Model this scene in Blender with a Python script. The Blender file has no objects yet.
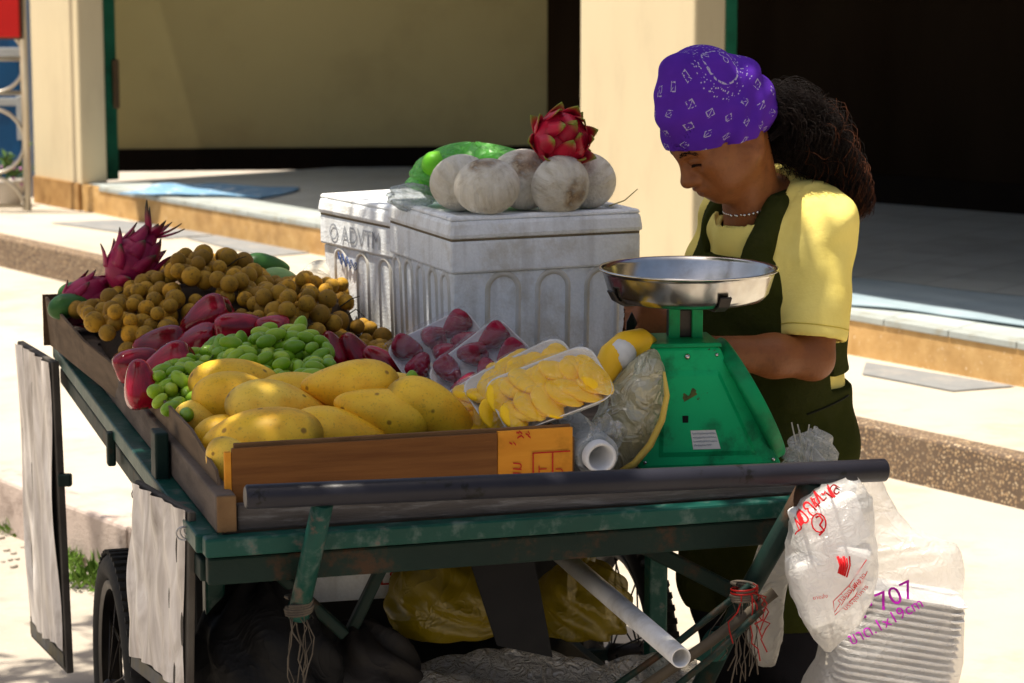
import bpy, bmesh, math, random
import numpy as np
from mathutils import Vector, Matrix, Euler
from mathutils.bvhtree import BVHTree
random.seed(7); rng = np.random.default_rng(7)
R = math.radians
scene = bpy.context.scene
C = scene.collection
# ------------------------------------------------------------ camera maths (layout measured off the photograph)
FPX, PITCH, EYE = 2537.0, R(9.21), 1.6
CP, SP = math.cos(PITCH), math.sin(PITCH)
def ray(px, py):
    x = (px-512)/FPX; k = -(py-341.5)/FPX
    return Vector((x, CP+k*SP, -SP+k*CP))
def PY(px, py, Y):
    d = ray(px, py); t = Y/d.y
    return Vector((d.x*t, Y, EYE+d.z*t))
def PZ(px, py, z):
    d = ray(px, py); t = (z-EYE)/d.z
    return Vector((d.x*t, d.y*t, z))
def proj(q):
    z = q[2]-EYE; dep = q[1]*CP-z*SP; u = q[1]*SP+z*CP
    return (512+FPX*q[0]/dep, 341.5-FPX*u/dep)
# cart frame
C0 = Vector((-0.464, 3.798, 0)); CA = Vector((0.9578, 0.2873, 0)); CB = Vector((-0.2873, 0.9578, 0))
def K(u, v, z): return C0+CA*u+CB*v+Vector((0, 0, z))
def uv_of(q):
    d = Vector((q[0], q[1], 0))-C0
    return d.dot(CA), d.dot(CB)
RK = Matrix((CA, CB, Vector((0, 0, 1)))).transposed()      # cart axes as a rotation
# building frame: along = receding to the far left, inn = into the building
BU = Vector((-0.6, 0.8, 0)); BN = Vector((0.8, 0.6, 0))
def B(s, n, z): return BU*s+BN*n+Vector((0, 0, z))
RB = Matrix((BU, BN, Vector((0, 0, 1)))).transposed()
GROUND = -0.16
# ------------------------------------------------------------ mesh collector
class MB:
    def __init__(s): s.v = []; s.f = []; s.sm = []
    def add(s, vs, fs, smooth=False):
        o = len(s.v); s.v += [tuple(p) for p in vs]
        for f in fs: s.f.append(tuple(i+o for i in f)); s.sm.append(smooth)
        return s
    def hexa(s, p):      # 8 points: bottom ring 0-3, top ring 4-7
        return s.add(p, [(3, 2, 1, 0), (4, 5, 6, 7), (0, 1, 5, 4), (1, 2, 6, 5), (2, 3, 7, 6), (3, 0, 4, 7)])
    def box(s, c, size, rot=None):
        c = Vector(c); hx, hy, hz = (q/2 for q in size)
        pts = []
        for z in (-hz, hz):
            for x, y in ((-hx, -hy), (hx, -hy), (hx, hy), (-hx, hy)):
                q = Vector((x, y, z)); pts.append(c+(rot @ q if rot else q))
        return s.hexa(pts)
    def tube(s, pts, r, n=10, caps=True, smooth=True, flat=1.0):
        pts = [Vector(p) for p in pts]; m = len(pts)
        rs = r if isinstance(r, (list, tuple)) else [r]*m
        tan = [(pts[min(i+1, m-1)]-pts[max(i-1, 0)]).normalized() for i in range(m)]
        up = Vector((0, 0, 1)) if abs(tan[0].z) < .9 else Vector((1, 0, 0))
        nx = tan[0].cross(up).normalized(); vs = []; fs = []
        for i in range(m):
            nx = (nx-tan[i]*nx.dot(tan[i]))
            nx = nx.normalized() if nx.length > 1e-6 else tan[i].orthogonal().normalized()
            ny = tan[i].cross(nx)
            for k in range(n):
                a = 2*math.pi*k/n
                vs.append(pts[i]+nx*(rs[i]*math.cos(a))+ny*(rs[i]*math.sin(a)*flat))
        for i in range(m-1):
            for k in range(n):
                fs.append((i*n+k, i*n+(k+1) % n, (i+1)*n+(k+1) % n, (i+1)*n+k))
        s.add(vs, fs, smooth)
        if caps:
            o = len(s.v)-len(vs)
            s.f.append(tuple(o+k for k in range(n))[::-1]); s.sm.append(False)
            s.f.append(tuple(o+(m-1)*n+k for k in range(n))); s.sm.append(False)
        return s
    def pipe(s, a, b, r, t=.003, n=20):     # hollow pipe
        a = Vector(a); b = Vector(b); d = (b-a).normalized(); x = d.orthogonal().normalized(); y = d.cross(x)
        vs = []; fs = []
        for c, rr in ((a, r), (b, r), (b, r-t), (a, r-t)):
            for k in range(n):
                an = 2*math.pi*k/n; vs.append(c+x*(rr*math.cos(an))+y*(rr*math.sin(an)))
        for ring in range(4):
            q = (ring+1) % 4
            for k in range(n): fs.append((ring*n+k, ring*n+(k+1) % n, q*n+(k+1) % n, q*n+k))
        return s.add(vs, fs, True)
    def lathe(s, prof, c, rot=None, n=32, smooth=True, caps=False):
        c = Vector(c); vs = []; fs = []
        for r, z in prof:
            for k in range(n):
                a = 2*math.pi*k/n; q = Vector((r*math.cos(a), r*math.sin(a), z))
                vs.append(c+(rot @ q if rot else q))
        for i in range(len(prof)-1):
            for k in range(n): fs.append((i*n+k, i*n+(k+1) % n, (i+1)*n+(k+1) % n, (i+1)*n+k))
        if caps:
            fs.append(tuple(range(n))[::-1]); fs.append(tuple((len(prof)-1)*n+k for k in range(n)))
        return s.add(vs, fs, smooth)
    def grid(s, fn, nu, nv, cu=False, cv=False, smooth=True):
        vs = [fn(i/(nu if cu else nu-1), j/(nv if cv else nv-1)) for i in range(nu) for j in range(nv)]
        fs = []
        for i in range(nu if cu else nu-1):
            for j in range(nv if cv else nv-1):
                a, b_ = i*nv+j, ((i+1) % nu)*nv+j
                fs.append((a, b_, ((i+1) % nu)*nv+(j+1) % nv, i*nv+(j+1) % nv))
        return s.add(vs, fs, smooth)
    def ball(s, c, r, nu=16, nv=10, rot=None, fn=None):
        c = Vector(c); r = (r, r, r) if not isinstance(r, (tuple, list)) else r
        vs = []; fs = []
        for j in range(nv+1):
            th = math.pi*j/nv
            for i in range(nu):
                ph = 2*math.pi*i/nu
                q = Vector((math.sin(th)*math.cos(ph), math.sin(th)*math.sin(ph), math.cos(th)))
                q = fn(q) if fn else Vector((q.x*r[0], q.y*r[1], q.z*r[2]))
                vs.append(c+(rot @ q if rot else q))
        for j in range(nv):
            for i in range(nu): fs.append((j*nu+i, (j+1)*nu+i, (j+1)*nu+(i+1) % nu, j*nu+(i+1) % nu))
        return s.add(vs, fs, True)
    def prism(s, poly, a, b):    # poly: 2D pts -> functions a(p), b(p) give the two end rings
        n = len(poly); vs = [a(*p) for p in poly]+[b(*p) for p in poly]
        fs = [tuple(range(n))[::-1], tuple(range(n, 2*n))]+[(i, (i+1) % n, n+(i+1) % n, n+i) for i in range(n)]
        return s.add(vs, fs)
def empty(name, loc):
    o = bpy.data.objects.new(name, None); C.objects.link(o); o.location = loc; return o
def tag(o, label=None, cat=None, group=None, kind=None):
    if label: o['label'] = label
    if cat: o['category'] = cat
    if group: o['group'] = group
    if kind: o['kind'] = kind
    return o
def wloc(o):
    v = Vector((0, 0, 0))
    while o: v += Vector(o.location); o = o.parent
    return v
def obj(name, mb, mat, parent=None, bevel=0, sub=0, origin=None, solid=0, cols=None, uvs=None, wn=False):
    vs = mb.v
    if parent is not None: L = wloc(parent)
    elif origin is not None: L = Vector(origin)
    else:
        A = np.array(vs); L = Vector(((A[:, 0].min()+A[:, 0].max())/2, (A[:, 1].min()+A[:, 1].max())/2, A[:, 2].min()))
    me = bpy.data.meshes.new(name)
    me.from_pydata([(p[0]-L.x, p[1]-L.y, p[2]-L.z) for p in vs], [], mb.f)
    me.polygons.foreach_set('use_smooth', mb.sm)
    if cols is not None:
        ca = me.color_attributes.new('Col', 'FLOAT_COLOR', 'POINT')
        ca.data.foreach_set('color', np.array(cols, dtype=np.float32).ravel())
    if uvs is not None:
        ul = me.uv_layers.new(name='UVMap'); li = np.zeros(len(me.loops), dtype=np.int32); me.loops.foreach_get('vertex_index', li)
        ul.data.foreach_set('uv', np.array(uvs, dtype=np.float32)[li].ravel())
    me.update()
    bm = bmesh.new(); bm.from_mesh(me); bmesh.ops.recalc_face_normals(bm, faces=bm.faces); bm.to_mesh(me); bm.free()
    mats = mat if isinstance(mat, list) else [mat]
    for m in mats: me.materials.append(m)
    o = bpy.data.objects.new(name, me); C.objects.link(o)
    if parent is not None: o.parent = parent
    else: o.location = L
    if bevel:
        m = o.modifiers.new('bevel', 'BEVEL'); m.width = bevel; m.segments = 2; m.limit_method = 'ANGLE'; m.angle_limit = R(40)
    if solid:
        m = o.modifiers.new('solid', 'SOLIDIFY'); m.thickness = solid; m.offset = 0
    if sub:
        m = o.modifiers.new('sub', 'SUBSURF'); m.levels = sub; m.render_levels = sub
    return o
def dup(o, loc, rot=None, label=None, group=None, parent=None, scale=None):
    r = o.copy(); C.objects.link(r)
    if parent is not None: r.parent = parent
    r.location = loc
    if rot is not None: r.rotation_euler = rot
    if scale is not None: r.scale = (scale, scale, scale)
    if label: r['label'] = label
    if group: r['group'] = group
    for ch in list(o.children):
        c = ch.copy(); C.objects.link(c); c.parent = r
        for g in ch.children:
            d = g.copy(); C.objects.link(d); d.parent = c
    return r
# ------------------------------------------------------------ node materials
def srgb(r, g, b):
    f = lambda c: ((c/255)/12.92 if c/255 <= .04045 else (((c/255)+.055)/1.055)**2.4)
    return (f(r), f(g), f(b))
class N:
    def __init__(s, nt): s.nt = nt; s.L = nt.links
    def new(s, t, **k):
        n = s.nt.nodes.new(t)
        for a, b in k.items(): setattr(n, a, b)
        return n
    def put(s, sock, val):
        if isinstance(val, bpy.types.NodeSocket): s.L.new(val, sock)
        else: sock.default_value = val
    def math(s, op, a, b=0.0, c=0.0):
        n = s.new('ShaderNodeMath', operation=op); s.put(n.inputs[0], a); s.put(n.inputs[1], b)
        if len(n.inputs) > 2: s.put(n.inputs[2], c)
        return n.outputs[0]
    def coords(s, kind='Object', scale=(1, 1, 1), rot=(0, 0, 0)):
        t = s.new('ShaderNodeTexCoord'); m = s.new('ShaderNodeMapping'); m.inputs['Scale'].default_value = scale
        m.inputs['Rotation'].default_value = rot
        s.L.new(t.outputs[kind], m.inputs[0]); return m.outputs[0]
    def noise(s, vec, scale, detail=4, rough=.55, out=0, dist=0):
        n = s.new('ShaderNodeTexNoise'); s.L.new(vec, n.inputs['Vector'])
        n.inputs['Scale'].default_value = scale; n.inputs['Detail'].default_value = detail
        n.inputs['Roughness'].default_value = rough; n.inputs['Distortion'].default_value = dist
        return n.outputs[out]
    def vor(s, vec, scale, feature='F1', out=0, rand=1.0):
        n = s.new('ShaderNodeTexVoronoi', feature=feature); s.L.new(vec, n.inputs['Vector']); n.inputs['Scale'].default_value = scale
        n.inputs['Randomness'].default_value = rand
        return n.outputs[out]
    def ramp(s, f, stops, interp='LINEAR'):
        n = s.new('ShaderNodeValToRGB'); n.color_ramp.interpolation = interp; e = n.color_ramp.elements
        while len(e) < len(stops): e.new(.5)
        for x, (p_, c_) in zip(e, stops):
            x.position = p_; x.color = (*c_, 1) if isinstance(c_, tuple) else (c_, c_, c_, 1)
        s.put(n.inputs[0], f); return n.outputs[0]
    def mix(s, f, a, b, mode='MIX'):
        n = s.new('ShaderNodeMix', data_type='RGBA', blend_type=mode); s.put(n.inputs[0], f)
        for k, x in ((6, a), (7, b)): s.put(n.inputs[k], (*x, 1) if isinstance(x, tuple) else x)
        return n.outputs[2]
    def step(s, x, lo, hi):
        n = s.new('ShaderNodeMapRange'); n.interpolation_type = 'SMOOTHSTEP'; s.put(n.inputs[0], x)
        n.inputs[1].default_value = lo; n.inputs[2].default_value = hi; return n.outputs[0]
    def bump(s, h, strength=.3, dist=.01, normal=None):
        n = s.new('ShaderNodeBump'); n.inputs['Strength'].default_value = strength; n.inputs['Distance'].default_value = dist
        s.put(n.inputs['Height'], h)
        if normal is not None: s.L.new(normal, n.inputs['Normal'])
        return n.outputs[0]
def newmat(name):
    m = bpy.data.materials.new(name); m.use_nodes = True; nt = m.node_tree
    b = nt.nodes.get('Principled BSDF'); return m, N(nt), b
def M(name, col, col2=None, ns=6, rough=.6, bump=0, bs=60, metal=0, coat=0, sss=0, spots=None, stretch=(1, 1, 1),
      rnd=0, spec=.18, dirt=None, trans=0, bdist=.004, rvar=.12):
    """col..col2 mottled by noise; spots=(colour, scale, lo, hi); dirt=(colour, scale, amount); rnd=per-object value variation"""
    m, n, b = newmat(name); co = n.coords('Object', stretch)
    f = n.noise(co, ns, 5)
    c = n.ramp(f, [(.3, col), (.7, col2 or tuple(x*.8 for x in col))])
    if rnd:
        oi = n.new('ShaderNodeObjectInfo'); hs = n.new('ShaderNodeHueSaturation')
        n.put(hs.inputs['Hue'], n.math('MULTIPLY_ADD', oi.outputs['Random'], .05*rnd, .5-.025*rnd))
        n.put(hs.inputs['Value'], n.math('MULTIPLY_ADD', n.math('FRACT', n.math('MULTIPLY', oi.outputs['Random'], 17.3)), .5*rnd, 1-.25*rnd))
        n.L.new(c, hs.inputs['Color']); c = hs.outputs[0]
    if spots:
        sc, ss, lo, hi = spots
        d = n.noise(co, ss, 6, .7); c = n.mix(n.step(d, lo, hi), c, sc)
    if dirt:
        dc, ds, am = dirt
        d = n.noise(co, ds, 8, .65); c = n.mix(n.math('MULTIPLY', n.step(d, .48, .68), am), c, dc)
    n.put(b.inputs['Base Color'], c)
    n.put(b.inputs['Roughness'], n.math('MULTIPLY_ADD', n.noise(co, ns*3, 3), rvar*2, rough-rvar))
    b.inputs['Metallic'].default_value = metal; b.inputs['Specular IOR Level'].default_value = spec
    if coat: b.inputs['Coat Weight'].default_value = coat; b.inputs['Coat Roughness'].default_value = .15
    if sss:
        b.inputs['Subsurface Weight'].default_value = sss; b.inputs['Subsurface Radius'].default_value = (.02, .012, .006)
        b.inputs['Subsurface Scale'].default_value = .35
    if trans: b.inputs['Transmission Weight'].default_value = trans
    if bump: n.L.new(n.bump(n.noise(co, bs, 6, .6), bump, bdist), b.inputs['Normal'])
    return m
def plastic(name, col, clear=.6, rough=.25, gloss=.25, crinkle=30, bump=.6, trl=.6):
    """thin plastic film: see-through share, a white/tinted diffuse + translucent share and a sharp gloss"""
    m, n, b = newmat(name); nt = m.node_tree; nt.nodes.remove(b)
    out = [x for x in nt.nodes if x.type == 'OUTPUT_MATERIAL'][0]
    co = n.coords('Object')
    rg1 = n.math('SUBTRACT', 1, n.math('ABSOLUTE', n.math('MULTIPLY_ADD', n.noise(co, crinkle*1.6, 3, .5, dist=.8), 2, -1)))
    nr = n.bump(n.math('ADD', n.noise(co, crinkle, 5, .6, dist=1.2), n.math('MULTIPLY', n.math('POWER', rg1, 5), .6)), bump, .008)
    tr = n.new('ShaderNodeBsdfTransparent'); tr.inputs[0].default_value = (*[.5+.5*x for x in col], 1)
    df = n.new('ShaderNodeBsdfDiffuse'); df.inputs[0].default_value = (*col, 1)
    tl = n.new('ShaderNodeBsdfTranslucent'); tl.inputs[0].default_value = (*col, 1)
    gl = n.new('ShaderNodeBsdfGlossy'); gl.inputs['Roughness'].default_value = rough; gl.inputs[0].default_value = (.9, .9, .9, 1)
    for x in (df, tl, gl): n.L.new(nr, x.inputs['Normal'])
    def mx(f, a, c_):
        k = n.new('ShaderNodeMixShader'); n.put(k.inputs[0], f); n.L.new(a, k.inputs[1]); n.L.new(c_, k.inputs[2]); return k.outputs[0]
    body = mx(trl, df.outputs[0], tl.outputs[0])
    cl = n.math('ADD', clear-.12, n.math('MULTIPLY', n.noise(co, crinkle*.6, 3), .24))
    a = mx(cl, body, tr.outputs[0])
    lw = n.new('ShaderNodeLayerWeight'); lw.inputs[0].default_value = .35; n.L.new(nr, lw.inputs['Normal'])
    g = n.math('MULTIPLY_ADD', lw.outputs['Fresnel'], gloss*1.6, gloss*.25)
    n.L.new(mx(g, a, gl.outputs[0]), out.inputs[0])
    return m
# ------------------------------------------------------------ implicit surfaces -> mesh (surface nets)
def smin(a, b, k):
    if k <= 0: return np.minimum(a, b)
    h = np.maximum(k-np.abs(a-b), 0)/k
    return np.minimum(a, b)-h*h*k*.25
class Vox:
    def __init__(s, xs, ys, zs):
        s.x, s.y, s.z = [np.asarray(q, dtype=np.float32) for q in (xs, ys, zs)]
        s.F = np.full((len(s.x), len(s.y), len(s.z)), .5, dtype=np.float32)
    def sub(s, lo, hi):
        sl = []
        for ax, l, h in zip((s.x, s.y, s.z), lo, hi):
            i = max(int(np.searchsorted(ax, l))-1, 0); j = min(int(np.searchsorted(ax, h))+1, len(ax)); sl.append(slice(i, max(j, i)))
        sl = tuple(sl)
        X = s.x[sl[0]][:, None, None]; Y = s.y[sl[1]][None, :, None]; Z = s.z[sl[2]][None, None, :]
        return sl, X, Y, Z
    def comb(s, sl, d, k, mode):
        if d.size == 0: return
        A = s.F[sl]
        if mode == 'add': s.F[sl] = smin(A, d, k)
        elif mode == 'cut': s.F[sl] = -smin(-A, d, k)
    def cap(s, a, b, ra, rb=None, k=.01, mode='add'):
        rb = ra if rb is None else rb; a = np.array(a, dtype=np.float32); b = np.array(b, dtype=np.float32); m = max(ra, rb)+k+.03
        sl, X, Y, Z = s.sub(np.minimum(a, b)-m, np.maximum(a, b)+m)
        d = b-a; L2 = float((d*d).sum())+1e-12
        t = np.clip(((X-a[0])*d[0]+(Y-a[1])*d[1]+(Z-a[2])*d[2])/L2, 0, 1)
        D = np.sqrt((X-a[0]-t*d[0])**2+(Y-a[1]-t*d[1])**2+(Z-a[2]-t*d[2])**2)-(ra+(rb-ra)*t)
        s.comb(sl, D, k, mode)
    def ell(s, c, r, rot=None, k=.01, mode='add'):
        c = np.array(c, dtype=np.float32); m = max(r)+k+.03
        sl, X, Y, Z = s.sub(c-m, c+m)
        X = X-c[0]; Y = Y-c[1]; Z = Z-c[2]
        if rot is not None:
            q = [[rot[i][j] for j in range(3)] for i in range(3)]
            U = [X*q[0][j]+Y*q[1][j]+Z*q[2][j] for j in range(3)]
        else: U = [X, Y, Z]
        k0 = np.sqrt((U[0]/r[0])**2+(U[1]/r[1])**2+(U[2]/r[2])**2)
        k1 = np.sqrt((U[0]/r[0]**2)**2+(U[1]/r[1]**2)**2+(U[2]/r[2]**2)**2)+1e-9
        s.comb(sl, (k0*(k0-1)/k1).astype(np.float32), k, mode)
    def grids(s): return s.x[:, None, None], s.y[None, :, None], s.z[None, None, :]
    def mesh(s):
        Fv = s.F; nx, ny, nz = Fv.shape; ins = Fv < 0
        cs = np.zeros((nx-1, ny-1, nz-1), dtype=np.int8); offs = [(i, j, k) for i in (0, 1) for j in (0, 1) for k in (0, 1)]
        for o in offs: cs += ins[o[0]:nx-1+o[0], o[1]:ny-1+o[1], o[2]:nz-1+o[2]]
        I, J, Kk = np.nonzero((cs > 0) & (cs < 8)); n = len(I)
        idm = np.full((nx-1, ny-1, nz-1), -1, dtype=np.int32); idm[I, J, Kk] = np.arange(n)
        acc = np.zeros((n, 3)); cnt = np.zeros(n)
        for a in offs:
            for ax in range(3):
                if a[ax]: continue
                b = list(a); b[ax] = 1
                fa = Fv[I+a[0], J+a[1], Kk+a[2]].astype(float); fb = Fv[I+b[0], J+b[1], Kk+b[2]].astype(float)
                m = (fa < 0) != (fb < 0); t = np.where(m, fa/np.where(m, fa-fb, 1), 0)
                pa = np.stack([s.x[I+a[0]], s.y[J+a[1]], s.z[Kk+a[2]]], 1).astype(float)
                pb = np.stack([s.x[I+b[0]], s.y[J+b[1]], s.z[Kk+b[2]]], 1).astype(float)
                acc += np.where(m[:, None], pa+(pb-pa)*t[:, None], 0); cnt += m
        V = acc/cnt[:, None]; quads = []
        for ax in range(3):
            sh = [slice(None)]*3; sh[ax] = slice(0, -1); sh2 = [slice(None)]*3; sh2[ax] = slice(1, None)
            ch = ins[tuple(sh)] != ins[tuple(sh2)]
            o1, o2 = [q for q in range(3) if q != ax]
            idx = np.array(np.nonzero(ch)).T
            ok = (idx[:, o1] > 0) & (idx[:, o2] > 0) & (idx[:, o1] < Fv.shape[o1]-1) & (idx[:, o2] < Fv.shape[o2]-1); idx = idx[ok]
            def cell(d1, d2):
                q = idx.copy(); q[:, o1] -= d1; q[:, o2] -= d2
                return idm[q[:, 0], q[:, 1], q[:, 2]]
            quads.append(np.stack([cell(1, 1), cell(0, 1), cell(0, 0), cell(1, 0)], 1))
        Q = np.concatenate(quads)
        return V, Q
def vox_mb(vx, mask=None):
    V, Q = vx.mesh(); mb = MB(); mb.v = [tuple(p) for p in V.tolist()]; mb.f = [tuple(q) for q in Q.tolist()]; mb.sm = [True]*len(mb.f)
    return mb
# ------------------------------------------------------------ writing
_fonts = {}
def text_mb(body, size, right, up, center, depth=.0, hit=None, off=.0012, view=None, shear=0, font=None):
    """letters as real mesh at `center` in the plane right/up; hit = BVH the letters are pressed onto along -view"""
    cu = bpy.data.curves.new('lettering', 'FONT'); cu.body = body; cu.size = size; cu.align_x = 'CENTER'; cu.align_y = 'CENTER'
    cu.resolution_u = 3; cu.shear = shear; cu.extrude = depth
    o = bpy.data.objects.new('lettering', cu); C.objects.link(o)
    dg = bpy.context.evaluated_depsgraph_get(); me = o.evaluated_get(dg).to_mesh()
    right = Vector(right).normalized(); up = Vector(up).normalized(); nrm = right.cross(up)
    if hit is not None:      # fine triangles so the letters follow the surface
        bm = bmesh.new(); bm.from_mesh(me)
        for _ in range(2):
            bmesh.ops.subdivide_edges(bm, edges=[e for e in bm.edges if e.calc_length() > size*.12], cuts=1)
        bmesh.ops.triangulate(bm, faces=bm.faces)
        vs = [v.co.copy() for v in bm.verts]; bm.verts.index_update(); fs = [tuple(v.index for v in f.verts) for f in bm.faces]; bm.free()
    else:
        vs = [v.co.copy() for v in me.vertices]; fs = [tuple(p.vertices) for p in me.polygons]
    o.evaluated_get(dg).to_mesh_clear()
    bpy.data.objects.remove(o); bpy.data.curves.remove(cu)
    mb = MB(); pts = []
    for q in vs:
        w = Vector(center)+right*q.x+up*q.y+nrm*q.z
        if hit is not None:
            d = -nrm if view is None else view
            loc, nn, i, ds = hit.ray_cast(w-d*.25, d, .6)
            if loc is not None: w = loc-d*off
        pts.append(w)
    return mb.add(pts, fs)
def bvh_of(mbs):
    vs = []; fs = []
    for mb in mbs:
        o = len(vs); vs += [Vector(p) for p in mb.v]; fs += [tuple(i+o for i in f) for f in mb.f]
    return BVHTree.FromPolygons(vs, fs)
# ============================================================ camera, sky, sun
cam = bpy.data.cameras.new('camera'); co_ = bpy.data.objects.new('camera', cam); C.objects.link(co_)
co_.location = (0, 0, EYE); co_.rotation_euler = (R(90)-PITCH, 0, 0)
cam.sensor_width = 36; cam.lens = 36*FPX/1024; cam.clip_end = 800; cam.clip_start = .05
cam.dof.use_dof = True; cam.dof.focus_distance = 4.35; cam.dof.aperture_fstop = 9
scene.camera = co_
SUN = Vector((-.28, -.05, .958)).normalized()
w = bpy.data.worlds.new('World'); scene.world = w; w.use_nodes = True
sk = w.node_tree.nodes.new('ShaderNodeTexSky'); sk.sky_type = 'NISHITA'; sk.sun_disc = False
sk.sun_elevation = math.asin(SUN.z); sk.sun_rotation = math.atan2(SUN.x, SUN.y); sk.air_density = 1.0; sk.dust_density = 5
bg = w.node_tree.nodes['Background']; w.node_tree.links.new(sk.outputs[0], bg.inputs[0]); bg.inputs[1].default_value = .066
sl = bpy.data.lights.new('sun', 'SUN'); sl.energy = 4.4; sl.angle = R(.5); sl.color = (1, .92, .79)
so = bpy.data.objects.new('sun', sl); C.objects.link(so); so.rotation_euler = SUN.to_track_quat('Z', 'Y').to_euler(); so.location = (-3, -1, 9)
vs_ = scene.view_settings; vs_.view_transform = 'Standard'; vs_.look = 'None'; vs_.gamma = 1; vs_.exposure = .98
scene.cycles.use_denoising = True; scene.cycles.max_bounces = 10; scene.cycles.transparent_max_bounces = 24
scene.cycles.diffuse_bounces = 5; scene.cycles.glossy_bounces = 4; scene.cycles.sample_clamp_indirect = 6
scene.cycles.use_adaptive_sampling = True
# ============================================================ ground
m_road = M('asphalt worn', (.44, .39, .325), (.35, .305, .25), ns=2.2, rough=.92, bump=.5, bs=160, spots=((.50, .45, .38), 60, .58, .7), dirt=((.2, .17, .135), 3, .4))
m_pave = M('sun bleached concrete', (.50, .45, .37), (.43, .38, .305), ns=1.3, rough=.9, bump=.3, bs=90, dirt=((.31, .26, .20), 2.4, .6), spots=((.40, .36, .30), 45, .62, .72))
m_kerb1 = M('concrete kerb pinkish', (.50, .41, .36), (.40, .325, .28), ns=7, rough=.95, bump=.6, bs=110, dirt=((.16, .12, .1), 9, .6))
def m_aggregate():
    m, n, b = newmat('exposed aggregate'); co = n.coords('Object')
    v = n.new('ShaderNodeTexVoronoi'); n.L.new(co, v.inputs['Vector']); v.inputs['Scale'].default_value = 105
    rc = n.ramp(n.math('FRACT', n.math('MULTIPLY', v.outputs['Color'], 3.1)), [(0, (.18, .11, .058)), (.35, (.38, .245, .13)), (.7, (.48, .34, .19)), (1, (.58, .46, .31))])
    c = n.mix(n.step(v.outputs['Distance'], .25, .5), rc, (.11, .075, .05))
    c = n.mix(n.math('MULTIPLY', n.step(n.noise(co, 5, 6), .45, .7), .5), c, (.16, .11, .07))
    n.put(b.inputs['Base Color'], c); b.inputs['Roughness'].default_value = .9
    n.L.new(n.bump(v.outputs['Distance'], -.8, .01), b.inputs['Normal']); return m
m_agg = m_aggregate()
m_slab = M('grey paving slab', (.23, .235, .235), (.19, .195, .2), ns=12, rough=.8, bump=.3, bs=200, dirt=((.36, .33, .29), 7, .5))
def flat(name, pts, z, mat, kind='structure'):
    mb = MB(); n = len(pts); mb.add([(p[0], p[1], z) for p in pts], [tuple(range(n))]); o = obj(name, mb, mat); return tag(o, kind=kind)
flat('road', [(-300, -60), (300, -60), (300, 500), (-300, 500)], GROUND, m_road)
N1, N2, N3 = 3.19, 5.30, 6.17
def bbox(mb, s0, s1, n0, n1, z0, z1):
    return mb.hexa([B(s0, n0, z0), B(s1, n0, z0), B(s1, n1, z0), B(s0, n1, z0), B(s0, n0, z1), B(s1, n0, z1), B(s1, n1, z1), B(s0, n1, z1)])
tag(obj('pavement', bbox(MB(), -8, 40, N1+.012, N2+.1, GROUND-.05, 0), m_pave), kind='structure')
kb = MB()
s = -8
while s < 40:
    bbox(kb, s+.004, s+.996, N1, N1+.1, GROUND-.04, .003); s += 1.0
tag(obj('kerb', kb, m_kerb1, bevel=.012), kind='structure')
tag(obj('sidewalk', bbox(MB(), -8, 40, N2+.014, N3+.1, -.05, .14), m_pave), kind='structure')
kb = MB(); bbox(kb, -8, 40, N2, N2+.09, -.04, .143)
tag(obj('kerb', kb, m_agg, bevel=.01), kind='structure')
for pts in ([(50, 222.5), (116, 219.5), (217, 234.5), (166, 238.5)], [(186, 238), (222, 234.5), (318, 252), (265, 256.5)], [(866, 362), (1016, 386), (953, 391), (862, 374)]):
    q = [PZ(x, y, .144) for x, y in pts]
    flat('paving_slab', [(p.x, p.y) for p in q], .1445, m_slab)
# ============================================================ shop building
def sn(px, n, py=200):
    d = ray(px, py); t = n/(.8*d.x+.6*d.y); return -.6*d.x*t+.8*d.y*t
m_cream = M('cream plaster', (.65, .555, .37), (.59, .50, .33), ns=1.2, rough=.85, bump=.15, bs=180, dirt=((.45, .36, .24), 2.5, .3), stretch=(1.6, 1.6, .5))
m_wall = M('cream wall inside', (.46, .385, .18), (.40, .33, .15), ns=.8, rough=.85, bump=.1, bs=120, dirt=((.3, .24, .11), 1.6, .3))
m_darkwall = M('dark room wall', (.020, .014, .009), (.011, .007, .004), ns=2, rough=.95, spec=0, stretch=(1, 1, .2))  # near-black colour stands in for the dimness of the deep room
m_skirt = M('dark skirting', (.010, .007, .005), ns=8, rough=.8, spec=.05)
m_tan = M('tan terrazzo step', (.58, .37, .155), (.44, .26, .095), ns=16, rough=.85, bump=.35, bs=150, dirt=((.30, .17, .07), 5, .6), spots=((.75, .6, .4), 70, .6, .7))
m_base = M('brown pillar base', (.44, .26, .10), (.30, .165, .06), ns=14, rough=.8, bump=.3, bs=90)
m_green = M('green door paint', (.018, .15, .085), (.012, .11, .06), ns=8, rough=.5, dirt=((.01, .05, .03), 10, .5))
def m_tiles():
    m, n, b = newmat('floor tiles'); co = n.coords('Object', rot=(0, 0, math.atan2(.8, -.6)))
    br = n.new('ShaderNodeTexBrick'); n.L.new(co, br.inputs['Vector']); br.offset = 0
    br.inputs['Color1'].default_value = (.52, .57, .56, 1); br.inputs['Color2'].default_value = (.45, .50, .49, 1); br.inputs['Mortar'].default_value = (.25, .26, .25, 1)
    br.inputs['Scale'].default_value = 1; br.inputs['Brick Width'].default_value = .3; br.inputs['Row Height'].default_value = .3; br.inputs['Mortar Size'].default_value = .004
    c = n.mix(n.math('MULTIPLY', n.step(n.noise(co, 3, 6), .45, .7), .45), br.outputs[0], (.32, .34, .33))
    n.put(b.inputs['Base Color'], c); n.put(b.inputs['Roughness'], n.math('MULTIPLY_ADD', n.noise(co, 6), .3, .2)); return m
shop = empty('shop_building', B(8, N3, .14)); tag(shop, 'cream plastered shop front with open dark room and tan tiled step', 'building')
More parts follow.
